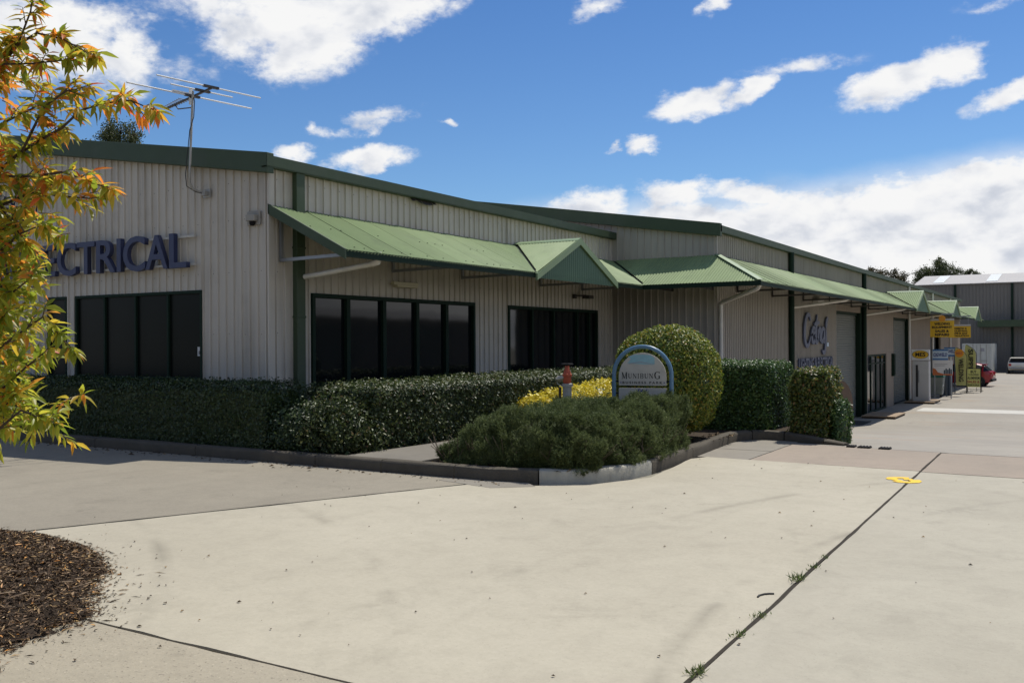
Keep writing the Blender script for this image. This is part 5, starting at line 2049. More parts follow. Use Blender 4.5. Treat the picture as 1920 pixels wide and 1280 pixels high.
for (x0, x1, y, z0, z1, lab) in ((-7.35, -6.57, 56.4, .47, 1.07, 'blue and white welding brand board on posts beside the oval sign'), (-7.2, -6.56, 60, .62, 1.15, 'blue and white welding brand board behind the first, next to the flags')):
    r = empty('post_sign', lab, 'sign', ((x0 + x1) / 2, y, GZ), group='blue and white boards beside the drive')
    bdp = MB().box(x0, x1, y - .02, y + .02, z0, z1).build('board', 'board_pale', r)
    MB().box(x0, x1, y - .024, y - .021, z1 - .09, z1).build('band', 'board_blue', bdp)
    MB().box(x0, x1, y - .024, y - .021, z0, z0 + .10).build('band', 'board_blue', bdp)
    place_text('CIGWELD', 'print_line', 'print_blue', ((x0 + x1) / 2, y - .023, z0 + .20), (1, 0, 0), (0, 0, 1), w=(x1 - x0) * .9, h=.20, parent=bdp, bold=.03, shear=.25, depth_m=.004)
    for xx in (x0 + .08, x1 - .08):
        MB().tube([(xx, y + .04, GZ), (xx, y + .04, z1)], .03, 8).build('post', 'gas_bottle', r)

# white poster board
r = empty('poster_board', 'white poster board with orange base and dark city shapes above the bulk bin', 'sign', (-6.55, 54, GZ))
pb = MB().box(-7.03, -6.08, 53.98, 54.02, -.27, .52).build('board', 'white_paint', r)
m = MB()
m.prism([(-7.03, 53.978, -.27), (-6.08, 53.978, -.27), (-6.08, 53.978, -.20), (-6.5, 53.978, -.20), (-6.78, 53.978, -.12), (-6.9, 53.978, .06), (-7.03, 53.978, .10)], (0, -.003, 0))
m.build('orange_print', 'rust_orange', pb)
m = MB()
for k, (x, hh) in enumerate(((-6.46, .20), (-6.38, .28), (-6.30, .22), (-6.22, .30), (-6.14, .24))):
    m.box(x - .035, x + .03, 53.973, 53.979, -.195, -.195 + hh)
m.build('city_print', 'gas_bottle', pb)
for z, wf in ((.30, .7), (.22, .55)):
    MB().box(-6.95, -6.95 + .9 * wf, 53.975, 53.979, z, z + .025).build('print_line', 'print_grey', pb)
for xx in (-6.95, -6.16):
    MB().tube([(xx, 54.05, GZ), (xx, 54.05, .5)], .025, 8).build('post', 'steel', r)

# bulk bin
bn = empty('bulk_bin', 'grey wheeled bulk bin with a green lid in front of the white poster', 'bin', (-7.12, 55.5, GZ))
m = MB()
x0, x1, y0, y1 = -7.58, -6.66, 55.1, 55.9
m.v = [(x0 + .08, y0 + .06, GZ + .14), (x1 - .08, y0 + .06, GZ + .14), (x1 - .08, y1 - .06, GZ + .14), (x0 + .08, y1 - .06, GZ + .14), (x0, y0, -.42), (x1, y0, -.42), (x1, y1, -.42), (x0, y1, -.42)]
m.f = [(3, 2, 1, 0), (4, 5, 6, 7), (0, 1, 5, 4), (1, 2, 6, 5), (2, 3, 7, 6), (3, 0, 4, 7)]
m.build('body', 'bin_grey', bn, bevel=.02)
m = MB()
m.v = [(x0 - .03, y0 - .03, -.42), (x1 + .03, y0 - .03, -.42), (x1 + .03, y1 + .03, -.40), (x0 - .03, y1 + .03, -.40), (x0 - .03, y0 - .02, -.36), (x1 + .03, y0 - .02, -.36), (x1 + .02, y1 + .02, -.22), (x0 - .02, y1 + .02, -.22)]
m.f = [(3, 2, 1, 0), (4, 5, 6, 7), (0, 1, 5, 4), (1, 2, 6, 5), (2, 3, 7, 6), (3, 0, 4, 7)]
m.build('lid', 'lid_green', bn, bevel=.015)
for z in (-.75, -1.05):
    MB().box(x0 + .02, x1 - .02, y0 + .0, y0 + .03, z - .02, z + .02).build('rib', 'bin_grey', bn)
m = MB()
for xx in (x0 + .16, x1 - .16):
    for yy in (y0 + .14, y1 - .14):
        MB().lathe((xx - .03, yy, GZ + .08), [(.08, 0), (.08, .06)], 12, axis='x').build('wheel', 'tyre', bn)
MB().box(x1 - .05, x1 - .035, y0 + .15, y0 + .55, -.9, -.55).build('sticker', 'sticker', bn)

# gas bottles standing in the shade
for k, (x, y, h_, lab) in enumerate(((-6.62, 57.4, 1.45, 'dark tall gas bottle standing beside the bulk bin, nearest the drive'), (-6.95, 57.5, 1.45, 'dark tall gas bottle behind the bulk bin, nearest the wall'))):
    r = empty('gas_bottle', lab, 'gas bottle', (x, y, GZ), group='gas bottles behind the bulk bin')
    MB().lathe((x, y, GZ), [(.13, 0), (.14, .03), (.14, h_ - .25), (.10, h_ - .12), (.04, h_ - .05), (.04, h_)], 14).build('cylinder_body', 'gas_bottle', r, smooth=True)
    MB().lathe((x, y, GZ + h_), [(.025, 0), (.03, .04), (.02, .08)], 8).build('valve', 'brass', r)

# feather flags
def feather(x0, x1, y, z0, z1, txt, label, badge=False):
    r = empty('feather_flag', label, 'flag', (x0, y, GZ), group='yellow feather flags')
    wdt = x1 - x0
    m = MB()
    pts = [(x0 + wdt * .25, y, z0), (x1 - wdt * .1, y, z0)]
    ptsL = []
    n = 14
    left, right = [], []
    for k in range(n + 1):
        t = k / n
        z = z0 + (z1 - z0) * t
        xl = x0 + wdt * (.12 - .12 * t) if t < .8 else x0 + wdt * .0 + wdt * .10 * ((t - .8) / .2) ** 2
        xr = x1 - wdt * .05 * (1 - t) if t < .72 else x1 - wdt * (1 - .10) * ((t - .72) / .28) ** 2.4
        yy = y + .05 * math.sin(t * 5)
        left.append((xl, yy, z))
        right.append((max(xr, xl + .02), yy + .04 * math.sin(t * 7 + 1), z))
    for k in range(n):
        m.quad(left[k], right[k], right[k + 1], left[k + 1])
    cl = m.build('cloth', 'yellow_flag', r)
    md = cl.modifiers.new('thick', 'SOLIDIFY')
    md.thickness = .004
    m = MB()
    pp = [(x1 + .02, y, GZ), (x1 + .02, y, z0 + (z1 - z0) * .70)] + [(p[0] + .02, p[1], p[2]) for p in right[11:]]
    m.tube(pp, .014, 6)
    m.build('pole', 'dark_steel', r)
    m = MB()
    m.beam((x1 - .35, y, GZ + .015), (x1 + .39, y, GZ + .015), .05, .02)
    m.beam((x1 + .02, y - .37, GZ + .03), (x1 + .02, y + .37, GZ + .03), .05, .02)
    m.build('base', 'dark_steel', r)
    L = (z1 - z0) * (.60 if badge else .82)
    zs = z0 + (z1 - z0) * (.70 if badge else .88)
    # lettering runs down the cloth
    place_text(txt, 'print_line', 'print_black', ((x0 + x1) / 2 - wdt * .16, y - .075, zs - L / 2), (0, 0, -1), (1, 0, 0), w=L, h=wdt * .42, parent=r, bold=.02, depth_m=.012)
    if badge:
        MB().lathe(((x0 + x1) / 2 - .06, y - .085, z1 - .34), [(.24, 0), (.24, .01)], 16, axis='y').build('badge', 'orange_print', r)
        place_text('MES', 'print_line', 'rust_orange', ((x0 + x1) / 2 - .06, y - .09, z1 - .42), (1, 0, 0), (0, 0, 1), w=.32, h=.15, parent=r, bold=.03, depth_m=.004)


feather(-6.64, -6.02, 60, -1.05, 1.15, 'WELDING', 'yellow feather flag with WELDING and an orange badge, nearer flag', True)
feather(-6.42, -5.80, 63, -1.0, 1.28, 'SUPPLIES', 'yellow feather flag with SUPPLIES lettering, farther right flag')

# A-frame board
r = empty('a_frame_board', 'pale yellow sandwich board with sale lettering at the edge of the shade', 'sign', (-5.76, 61, GZ))
ax0, ax1 = -6.13, -5.38
bdp = MB()
bdp.prism([(ax0, 60.90, -1.17), (ax1, 60.90, -1.17), (ax1, 61.05, -.12), (ax0, 61.05, -.12)], (0, .02, 0))
bdp = bdp.build('front_board', 'yellow_flag', r)
m = MB()
for xx in (ax0, ax1):
    m.beam((xx, 60.87, GZ), (xx, 61.07, -.10), .035, .035)
    m.beam((xx, 61.60, GZ), (xx, 61.10, -.10), .035, .035)
m.beam((ax0, 60.90, -1.30), (ax1, 60.90, -1.30), .03, .03)
m.beam((ax0, 61.07, -.10), (ax1, 61.07, -.10), .035, .035)
m.build('frame', 'black_iron', r)
up_ = Vector((0, .15, 1.05)).normalized()
for k, (t, z, hh, wf, mt) in enumerate((('BUY', -.36, .15, .42, 'print_black'), ('WELDING', -.50, .09, .70, 'print_dark'), ('ALUMINIUM', -.72, .15, .84, 'print_black'), ('SALES &', -.94, .15, .86, 'print_red'), ('REPAIRS', -1.10, .09, .80, 'print_dark'))):
    yy = 60.90 + (z + 1.17) / 1.05 * .15 - .006
    place_text(t, 'print_line', mt, ((ax0 + ax1) / 2, yy, z), (1, 0, 0), up_, w=.75 * wf, h=hh, parent=bdp, bold=.02, depth_m=.006)

# timber ramps and mat at the doors
def ramp(x0, x1, y0, y1, label):
    r = empty('timber_ramp', label, 'ramp', ((x0 + x1) / 2, (y0 + y1) / 2, GZ), group='timber boards laid at the shop doors')
    n = 4
    for k in range(n):
        a, b = x0 + (x1 - x0) * k / n + .008, x0 + (x1 - x0) * (k + 1) / n - .008
        MB().box(a, b, y0, y1, GZ + .06 + .004 * (k % 2), GZ + .10 + .004 * (k % 2)).build('plank', 'timber', r)
    for yy in (y0 + .1, y1 - .2):
        MB().box(x0 + .02, x1 - .02, yy, yy + .1, GZ + .003, GZ + .06).build('bearer', 'timber_dark', r)


ramp(-7.75, -6.45, 39.2, 41.6, 'low timber boards laid on the ground outside the glass shop door')
ramp(-7.7, -6.35, 49.2, 51.6, 'low timber boards laid on the ground by the white sign cabinet')
MB().box(-7.75, -7.05, 35.5, 37.6, gz(36.5) + .004, gz(36.5) + .03).build('door_mat', 'rubber', label='flat black mat on the ground at the first roller door', cat='mat')

# cable reel by the hedge end
r = empty('cable_reel', 'worn timber cable reel standing on edge beyond the rusty hedge', 'cable reel', (-4.45, 19.7, gz(19.7)))
zc = gz(19.7) + .55
ax = Vector((.97, -.25, 0)).normalized()
for s_, nm in ((-.16, 'flange'), (.16, 'flange')):
    m = MB()
    c_ = Vector((-4.45, 19.7, zc)) + ax * s_
    m.tube([c_ - ax * .02, c_ + ax * .02], .55, 28)
    m.build(nm, 'timber_dark', r)
m = MB()
c_ = Vector((-4.45, 19.7, zc))
m.tube([c_ - ax * .14, c_ + ax * .14], .22, 18)
m.build('drum', 'timber_dark', r)
m = MB()
m.tube([c_ - ax * .14, c_ + ax * .14], .43, 24)
m.build('cable', 'rubber', r)

# ------------------------------------------------------------------ vehicles
def car(name, label, loc, rotz, L, Wd, profile, body, glass_ranges, wheel_x, wr, cat, rear_parts=True):
    """profile: list of stations (x from rear 0 to front L: floor z, belt z, top z, belt half width, top half width)"""
    r = empty(name, label, cat, loc, rotz, local=True)
    st = profile
    m = MB()
    rings = []
    for (x, zf, zb, zt, hb, ht) in st:
        rings.append([(x, -hb * .90, zf), (x, -hb * .98, zf + (zb - zf) * .35), (x, -hb, zf + (zb - zf) * .75), (x, -hb * .96, zb), (x, hb * .96, zb), (x, hb, zf + (zb - zf) * .75), (x, hb * .98, zf + (zb - zf) * .35), (x, hb * .90, zf)])
    n = 8
    for rg in rings:
        m.v += rg
    for k in range(len(rings) - 1):
        for j in range(n):
            a, b = k * n + j, k * n + (j + 1) % n
            m.f.append((a, b, b + n, a + n))
    m.f.append(tuple(range(n)))
    m.f.append(tuple((len(rings) - 1) * n + j for j in reversed(range(n))))
    m.build('body', body, r, smooth=True)
    # cabin glass
    cab = [s for s in st if s[3] > s[2] + .02]
    g = MB()
    rings = [[(x, -hb * .93, zb - .01), (x + .0, -ht, zt - .05), (x, ht, zt - .05), (x, hb * .93, zb - .01)] for (x, zf, zb, zt, hb, ht) in cab]
    for rg in rings:
        g.v += rg
    for k in range(len(rings) - 1):
        for j in range(3):
            a = k * 4 + j
            g.f.append((a, a + 1, a + 5, a + 4))
    g.f.append((0, 1, 2, 3))
    g.f.append(tuple((len(rings) - 1) * 4 + j for j in (3, 2, 1, 0)))
    g.build('glazing', 'car_glass', r)
    # roof skin
    rf_ = MB()
    rc = [s for s in cab if s[3] > max(q[3] for q in cab) - .22]
    for a, b in zip(rc[:-1], rc[1:]):
        for sy in (-1, 1):
            rf_.quad((a[0], sy * a[5] * 1.02, a[3] - .06), (b[0], sy * b[5] * 1.02, b[3] - .06), (b[0], sy * b[5] * .88, b[3]), (a[0], sy * a[5] * .88, a[3]))
        rf_.quad((a[0], -a[5] * .88, a[3]), (b[0], -b[5] * .88, b[3]), (b[0], b[5] * .88, b[3]), (a[0], a[5] * .88, a[3]))
    rf_.build('roof', body, r)
    # pillars
    for gx in glass_ranges:
        for sy in (-1, 1):
            i = min(range(len(cab)), key=lambda q: abs(cab[q][0] - gx))
            s = cab[i]
            m = MB()
            m.beam((s[0], sy * s[4] * .945, s[2] - .02), (s[0], sy * s[5] * 1.015, s[3] - .05), .09, .05)
            m.build('pillar', body, r)
    for wx in wheel_x:
        for sy in (-1, 1):
            yw = sy * (Wd / 2 - .10)
            wm = MB()
            wm.lathe((wx, yw - .10, wr), [(wr * .8, 0), (wr, .03), (wr, .17), (wr * .8, .20)], 20, axis='y')
            t_ = wm.build('wheel', 'tyre', r, smooth=True)
            rm = MB()
            rm.lathe((wx, yw + sy * .095 - .01, wr), [(wr * .62, 0), (wr * .62, .02)], 16, axis='y')
            rm.build('rim', 'wheel_rim', t_)
            am = MB()
            am.lathe((wx, sy * (Wd / 2 - .055) - .04, wr + .01), [(wr * 1.18, 0), (wr * 1.18, .08)], 20, axis='y')
            am.build('wheel_arch', 'rubber', r)
    return r


red = car('parked_car', 'red hatchback parked across the drive behind the flags and sandwich board', (-5.35, 69.5, GZ), math.radians(180 - 4), 4.2, 1.76,
          [(0, .42, .74, .74, .70, .5), (.06, .34, .95, .95, .80, .6), (.18, .28, 1.02, 1.06, .85, .62), (.55, .24, 1.00, 1.42, .87, .60), (.9, .22, .99, 1.50, .88, .62), (1.5, .22, .98, 1.55, .88, .64), (2.1, .22, .96, 1.53, .88, .63),
           (2.6, .22, .94, 1.40, .88, .60), (3.1, .22, .92, 1.02, .87, .58), (3.2, .22, .92, .92, .86, .5), (3.7, .24, .82, .82, .84, .5), (4.05, .28, .70, .70, .76, .5), (4.2, .34, .58, .58, .62, .5)],
          'car_red', (.55, 1.5, 2.6), (.78, 3.32), .33, 'car')
for sy in (-1, 1):
    MB().box(-.015, .16, min(sy * .52, sy * .80), max(sy * .52, sy * .80), .82, .95).build('tail_light', 'lamp_red', red)
MB().box(-.05, .22, -.78, .78, .34, .52).build('bumper', 'rubber', red, bevel=.03)
MB().box(-.02, .0, -.26, .26, .62, .73).build('number_plate', 'plate', red)
MB().box(.40, .62, -.55, .55, 1.42, 1.46).build('spoiler', 'car_red', red)
MB().box(2.45, 2.65, -1.0, -.88, .98, 1.10).build('mirror', 'car_red', red)

ute = car('parked_car', 'white station wagon backed towards the yard beside the rear warehouse', (-5.35, 95.5, GZ), math.radians(90 + 4), 4.8, 1.78,
          [(0, .50, .92, .92, .82, .6), (.05, .42, 1.0, 1.04, .86, .66), (.35, .30, 1.0, 1.40, .88, .66), (.9, .26, .99, 1.44, .89, .68), (1.7, .26, .98, 1.45, .89, .68), (2.5, .26, .96, 1.40, .89, .66), (3.2, .26, .94, 1.00, .88, .6), (3.3, .26, .94, .94, .88, .6),
           (4.3, .28, .88, .88, .86, .6), (4.8, .34, .72, .72, .80, .6)],
          'car_white', (.35, 1.7, 2.5), (.85, 3.75), .32, 'car')
for sy in (-1, 1):
    MB().box(-.02, .12, min(sy * .60, sy * .82), max(sy * .60, sy * .82), .70, .90).build('tail_light', 'lamp_red', ute)
MB().box(-.08, .10, -.84, .84, .44, .60).build('bumper', 'steel', ute, bevel=.03)
MB().box(-.09, -.075, -.26, .26, .62, .74).build('number_plate', 'plate', ute)
MB().box(.1, .34, -.62, .62, 1.38, 1.42).build('tailgate_top', 'car_white', ute)

# ------------------------------------------------------------------ shipping container
ct = empty('shipping_container', 'white shipping container with barred doors against the rear warehouse', 'container', (-8.4, 95, GZ))
cx0, cx1, cy0, cy1, cz0, cz1 = -9.85, -7.45, 94.6, 100.1, GZ + .12, GZ + 2.71
m = MB()
# corrugated sides
for xx, s_ in ((cx0, 1), (cx1, -1)):
    prev = None
    yy = cy0 + .1
    k = 0
    while yy < cy1 - .1:
        for u, d in ((0, 0), (.07, 0), (.11, .035), (.18, .035), (.22, 0)):
            cur = ((xx + s_ * d, yy + u, cz0 + .15), (xx + s_ * d, yy + u, cz1 - .12))
            if prev:
                m.quad(prev[0], cur[0], cur[1], prev[1])
            prev = cur
        yy += .26
m.quad((cx0, cy0, cz1 - .02), (cx1, cy0, cz1 - .02), (cx1, cy1, cz1 - .02), (cx0, cy1, cz1 - .02))
m.build('side_panels', 'container_paint', ct)
m = MB()
for xx in (cx0, cx1 - .12):
    for yy in (cy0, cy1 - .12):
        m.box(xx - .002, xx + .122, yy - .002, yy + .122, cz0 - .12, cz1)
for z0_, z1_ in ((cz0, cz0 + .15), (cz1 - .12, cz1 + .002)):
    m.box(cx0 + .12, cx1 - .12, cy0 + .004, cy0 + .1, z0_, z1_)
    m.box(cx0 + .004, cx0 + .1, cy0 + .12, cy1 - .12, z0_, z1_)
    m.box(cx1 - .1, cx1 - .004, cy0 + .12, cy1 - .12, z0_, z1_)
m.build('frame', 'container_paint', ct)
mid = (cx0 + cx1) / 2
for a, b in ((cx0 + .13, mid - .012), (mid + .012, cx1 - .13)):
    d_ = MB().box(a, b, cy0 + .03, cy0 + .08, cz0 + .16, cz1 - .13).build('door', 'container_paint', ct)
    for t in (.28, .72):
        xx = a + (b - a) * t
        MB().tube([(xx, cy0, cz0 + .05), (xx, cy0, cz1 - .05)], .022, 8).build('locking_bar', 'galv', d_)
    MB().box(a + .2, b - .2, cy0 - .02, cy0 + .0, cz0 + 1.05, cz0 + 1.10).build('handle', 'galv', d_)
    MB().box(a + .25, b - .45, cy0 + .025, cy0 + .03, cz0 + 1.9, cz0 + 2.2).build('stencil', 'print_grey', d_)
MB().box(mid - .01, mid + .01, cy0 + .04, cy0 + .06, cz0 + .16, cz1 - .13).build('door_seal', 'rubber', ct)

# ------------------------------------------------------------------ trees
def gum(name, label, x, y, z0, h, crown, n, lsz, mat='gum_leaf', limbs=7, seed=1):
    """trunk, limbs and a crown of many leaf clumps. crown: list of (dx, dy, z, r)"""
    R = random.Random(seed)
    g = np.random.default_rng(seed)
    r = empty(name, label, 'tree', (x, y, z0), group='trees beyond the roofs')
    m = MB()
    zt = min(c_[2] for c_ in crown)
    m.tube([(x, y, z0), (x + .1, y, z0 + (zt - z0) * .5), (x, y + .1, zt)], [h * .022, h * .018, h * .012], 8)
    m.build('trunk', 'bark', r, smooth=True)
    m = MB()
    for (dx, dy, z, rr) in crown:
        m.tube([(x, y, z0 + (zt - z0) * .75), (x + dx * .5, y + dy * .5, (zt + z) / 2 - rr * .2), (x + dx, y + dy, z)], [h * .010, h * .007, h * .003], 6)
        for q in range(4):
            d = Vector((R.gauss(0, 1), R.gauss(0, 1), R.gauss(.3, .6))).normalized() * rr * .8
            m.tube([(x + dx, y + dy, z - rr * .2), (x + dx + d.x, y + dy + d.y, z + d.z)], [h * .003, h * .001], 4)
    m.build('limbs', 'bark', r)
    C = []
    tot = sum(c_[3] ** 2 for c_ in crown)
    for (dx, dy, z, rr) in crown:
        k = int(n * rr * rr / tot)
        cl = max(8, int(12 * rr))
        cent = norm(g.normal(size=(cl, 3))) * (g.random((cl, 1)) ** .4) * rr * np.array([1, 1, .75])
        pick = g.integers(0, cl, k)
        p = cent[pick] + g.normal(size=(k, 3)) * rr * .20
        C.append(p + np.array([x + dx, y + dy, z]))
    C = np.concatenate(C)
    k = len(C)
    V, F = leaf_cards(C, np.stack([g.normal(size=k), g.normal(size=k), g.normal(size=k) - .6], 1), g.normal(size=(k, 3)), lsz * g.uniform(.6, 1.3, k), lsz * .42, .2)
    link('crown', np_mesh('crown', V - np.array((x, y, z0)), F, mat), r)
    return r


def crown_of(w_, z, h_, n, seed):
    R = random.Random(seed)
    out = []
    for k in range(n):
        a = R.uniform(0, 6.28)
        q = R.random() ** .5
        out.append((math.cos(a) * w_ * q, math.sin(a) * w_ * q, z + R.uniform(-.5, .5) * h_ * (1.1 - q * .6), R.uniform(.28, .46) * w_))
    return out


# directions read from the photograph: one tree over the office roof, four over the long warehouse
gum('gum_tree', 'leafy gum tree top showing above the office roof behind the aerial', -53.2, 38.4, 0, 15, [(-1.5, -.6, 13.9, 1.1), (-.6, .1, 14.3, 1.2), (.5, 0, 14.3, 1.0), (1.4, .4, 13.9, 1.0), (.3, .2, 15.3, 1.0), (-.4, -.1, 15.0, .9), (2.2, .8, 13.4, .8), (-2.4, -.9, 13.4, .9), (1.0, .2, 13.3, 1.0), (-1.0, -.2, 13.2, 1.1), (1.2, .5, 14.9, .7)], 12000, .17, seed=4)
gum('gum_tree', 'sparse brownish gum tree top above the far end of the green gutter', -20.6, 116.5, -1.5, 11.5, [(-2.4, 0, 8.2, 1.5), (-1.0, 0, 8.6, 1.5), (.4, 0, 8.5, 1.4), (1.6, .3, 8.2, 1.3), (-1.2, 0, 9.8, .55), (-.4, .2, 9.4, .5), (1.2, .1, 9.3, .7), (2.3, 0, 8.8, .7), (2.9, 0, 7.6, .9), (-3.4, 0, 7.7, 1.1)], 8000, .24, 'dry_gum_leaf', seed=5)
gum('gum_tree', 'dense rounded gum tree top above the left end of the rear roof', -14.9, 121, -1.5, 12, [(-1.5, 0, 9.2, 1.2), (-.3, 0, 9.7, 1.3), (.8, 0, 9.5, 1.2), (1.7, .2, 9.0, 1.0), (-.1, 0, 10.5, .8), (-2.2, 0, 8.5, 1.0), (.2, .2, 8.6, 1.4), (1.6, 0, 8.2, 1.1)], 11000, .22, seed=6)
gum('gum_tree', 'smaller dark gum tree right of the dense one above the rear roof', -12.0, 122.5, -1.5, 10, [(-.5, 0, 8.7, .9), (.4, 0, 8.9, .8), (0, 0, 9.4, .55), (.9, 0, 8.4, .7)], 4500, .20, seed=7)
gum('gum_tree', 'lowest small gum tree top at the right end of the row', -10.1, 122.5, -1.5, 9.5, [(-.4, 0, 8.6, .5), (.3, 0, 8.4, .5), (.9, 0, 8.2, .45)], 2200, .18, seed=8)

# the far wood behind the photographer, mirrored in the windows
g = np.random.default_rng(5)
k = 26000
xx = g.uniform(-70, 60, k)
top = 7.5 + 2.5 * np.array([mnoise.noise((v * .12, 0, 0)) for v in xx])
C = np.stack([xx, -34 + g.normal(0, 1.6, k), g.random(k) ** .8 * top], 1)
V, F = leaf_cards(C, g.normal(size=(k, 3)), g.normal(size=(k, 3)), .9, .6, .2)
link('far_wood', np_mesh('far_wood', V, F, 'gum_leaf'), None, label='far wood across the road, mirrored in the windows', kind='stuff')

# ------------------------------------------------------------------ near tree with turning leaves
def leaf_shape(seed):
    R = random.Random(seed)
    curve = R.uniform(.10, .35)
    twist = R.uniform(-.5, .5)
    wv = R.uniform(.85, 1.15)
    prof = [(0, .10), (.18, .62), (.42, 1.0), (.68, .70), (.88, .28), (1, .02)]
    V, F = [], []
    W_ = .150 * wv
    for k, (t, wd) in enumerate(prof):
        z = -curve * t * t
        a = twist * t
        for s_ in (-1, 0, 1):
            x_ = s_ * wd * W_
            up_ = abs(s_) * wd * W_ * .45
            V.append((t, x_ * math.cos(a) - up_ * math.sin(a), z + x_ * math.sin(a) + up_ * math.cos(a)))
    for k in range(len(prof) - 1):
        for j in (0, 1):
            a = k * 3 + j
            F.append((a, a + 1, a + 4, a + 3))
    return np.array(V), F


LEAVES = [leaf_shape(s_) for s_ in range(10)]
tree = empty('ornamental_tree', 'young ornamental tree with green leaves turning orange, cut by the left edge', 'tree', (-5.25, 2.15, .12))
TO = np.array((-5.25, 2.15, .12))
m = MB()
m.tube([(-5.25, 2.15, .1), (-5.22, 2.18, .7), (-5.12, 2.22, 1.4), (-5.02, 2.30, 2.1), (-4.90, 2.38, 2.7), (-4.78, 2.42, 3.3), (-4.74, 2.42, 3.9)], [.05, .045, .040, .034, .026, .018, .008], 10)
m.build('trunk', 'bark', tree, smooth=True)
BR = [[(-5.04, 2.28, 2.0), (-4.79, 2.46, 2.42), (-4.37, 2.49, 2.81), (-4.15, 2.5, 2.98), (-4.06, 2.5, 3.1), (-4.0, 2.48, 3.2)],
      [(-4.37, 2.49, 2.81), (-4.25, 2.5, 2.95), (-4.03, 2.51, 3.0), (-3.89, 2.54, 2.96), (-3.75, 2.57, 2.88)],
      [(-4.79, 2.46, 2.42), (-4.45, 2.43, 2.84), (-4.23, 2.46, 2.88), (-4.01, 2.47, 2.85), (-3.84, 2.52, 2.85)],
      [(-5.08, 2.25, 1.65), (-4.64, 2.43, 2.18), (-4.19, 2.48, 2.44), (-3.99, 2.48, 2.5), (-3.8, 2.48, 2.54), (-3.64, 2.46, 2.59), (-3.56, 2.51, 2.62), (-3.42, 2.54, 2.62), (-3.3, 2.55, 2.57)],
      [(-4.64, 2.43, 2.18), (-4.41, 2.46, 2.49), (-4.23, 2.45, 2.6), (-4.06, 2.5, 2.66), (-3.87, 2.56, 2.73)],
      [(-4.19, 2.48, 2.44), (-4.05, 2.45, 2.46), (-3.87, 2.44, 2.63), (-3.79, 2.49, 2.7), (-3.73, 2.52, 2.71)],
      [(-5.06, 2.27, 1.8), (-4.5, 2.41, 2.21), (-4.13, 2.4, 2.35), (-3.91, 2.41, 2.33), (-3.71, 2.42, 2.33), (-3.63, 2.47, 2.3), (-3.52, 2.48, 2.26)],
      [(-4.5, 2.41, 2.21), (-4.13, 2.4, 2.22), (-3.91, 2.41, 2.26), (-3.72, 2.41, 2.23), (-3.56, 2.45, 2.21)],
      [(-5.11, 2.22, 1.5), (-4.42, 2.34, 1.81), (-4.05, 2.33, 1.99), (-3.90, 2.34, 2.07), (-3.79, 2.36, 2.10)],
      [(-5.12, 2.2, 1.4), (-4.3, 2.3, 1.62), (-3.96, 2.27, 1.75), (-3.84, 2.28, 1.82), (-3.74, 2.29, 1.87)],
      [(-5.16, 2.2, 1.2), (-4.22, 2.23, 1.43), (-3.86, 2.21, 1.57), (-3.67, 2.21, 1.65), (-3.55, 2.23, 1.71), (-3.42, 2.25, 1.60)],
      [(-5.18, 2.18, 1.05), (-4.2, 2.24, 1.25), (-3.86, 2.21, 1.39), (-3.65, 2.22, 1.51), (-3.54, 2.23, 1.57)],
      [(-5.2, 2.18, .9), (-4.09, 2.19, 1.12), (-3.74, 2.17, 1.27), (-3.62, 2.18, 1.34), (-3.49, 2.21, 1.30)],
      [(-4.9, 2.38, 2.7), (-4.6, 2.3, 3.1), (-4.3, 2.3, 3.3), (-4.15, 2.3, 3.35)],
      [(-4.42, 2.34, 1.81), (-4.15, 2.28, 1.80), (-4.0, 2.3, 1.84), (-3.9, 2.3, 1.86)],
      [(-4.3, 2.3, 1.62), (-4.05, 2.22, 1.58), (-3.8, 2.22, 1.72)],
      [(-4.13, 2.4, 2.22), (-4.0, 2.38, 2.12), (-3.90, 2.36, 2.06)],
      [(-4.2, 2.24, 1.25), (-3.95, 2.2, 1.24), (-3.72, 2.2, 1.38)],
      [(-4.5, 2.41, 2.21), (-4.25, 2.36, 2.10), (-4.05, 2.36, 2.10), (-3.92, 2.36, 2.18)]]
R = random.Random(21)
# the rest of the crown, outside the picture to the left
for k in range(26):
    a = R.uniform(1.6, 5.4)
    z = R.uniform(1.2, 3.4)
    L = R.uniform(.6, 1.1)
    sx, sy = -5.1 + (z - 1.2) * .12, 2.25
    BR.append([(sx, sy, z - .25), (sx + L * .5 * math.cos(a), sy + L * .5 * math.sin(a), z), (sx + L * math.cos(a), sy + L * math.sin(a), z + R.uniform(.0, .3))])
NVIS = 19
twigs = []
m = MB()
for i, b in enumerate(BR):
    n = len(b)
    m.tube(b, [.0072 * (1 - .8 * k / (n - 1)) + .0012 for k in range(n)], 6)
    pts = [Vector(p) for p in b]
    for k in range(1 if i < NVIS else 1, n):
        a, c_ = pts[k - 1], pts[k]
        d = (c_ - a)
        steps = max(1, int(d.length / .046))
        for s_ in range(steps):
            if k == 1 and s_ < steps * .35:
                continue
            p = a.lerp(c_, (s_ + R.random()) / steps)
            dirv = (d.normalized() + Vector((R.gauss(0, .8), R.gauss(0, .8), R.gauss(.25, .6)))).normalized()
            L = R.uniform(.03, .10)
            twigs.append((p, dirv, L, i))
    twigs.append((pts[-1], (pts[-1] - pts[-2]).normalized(), .05, i))

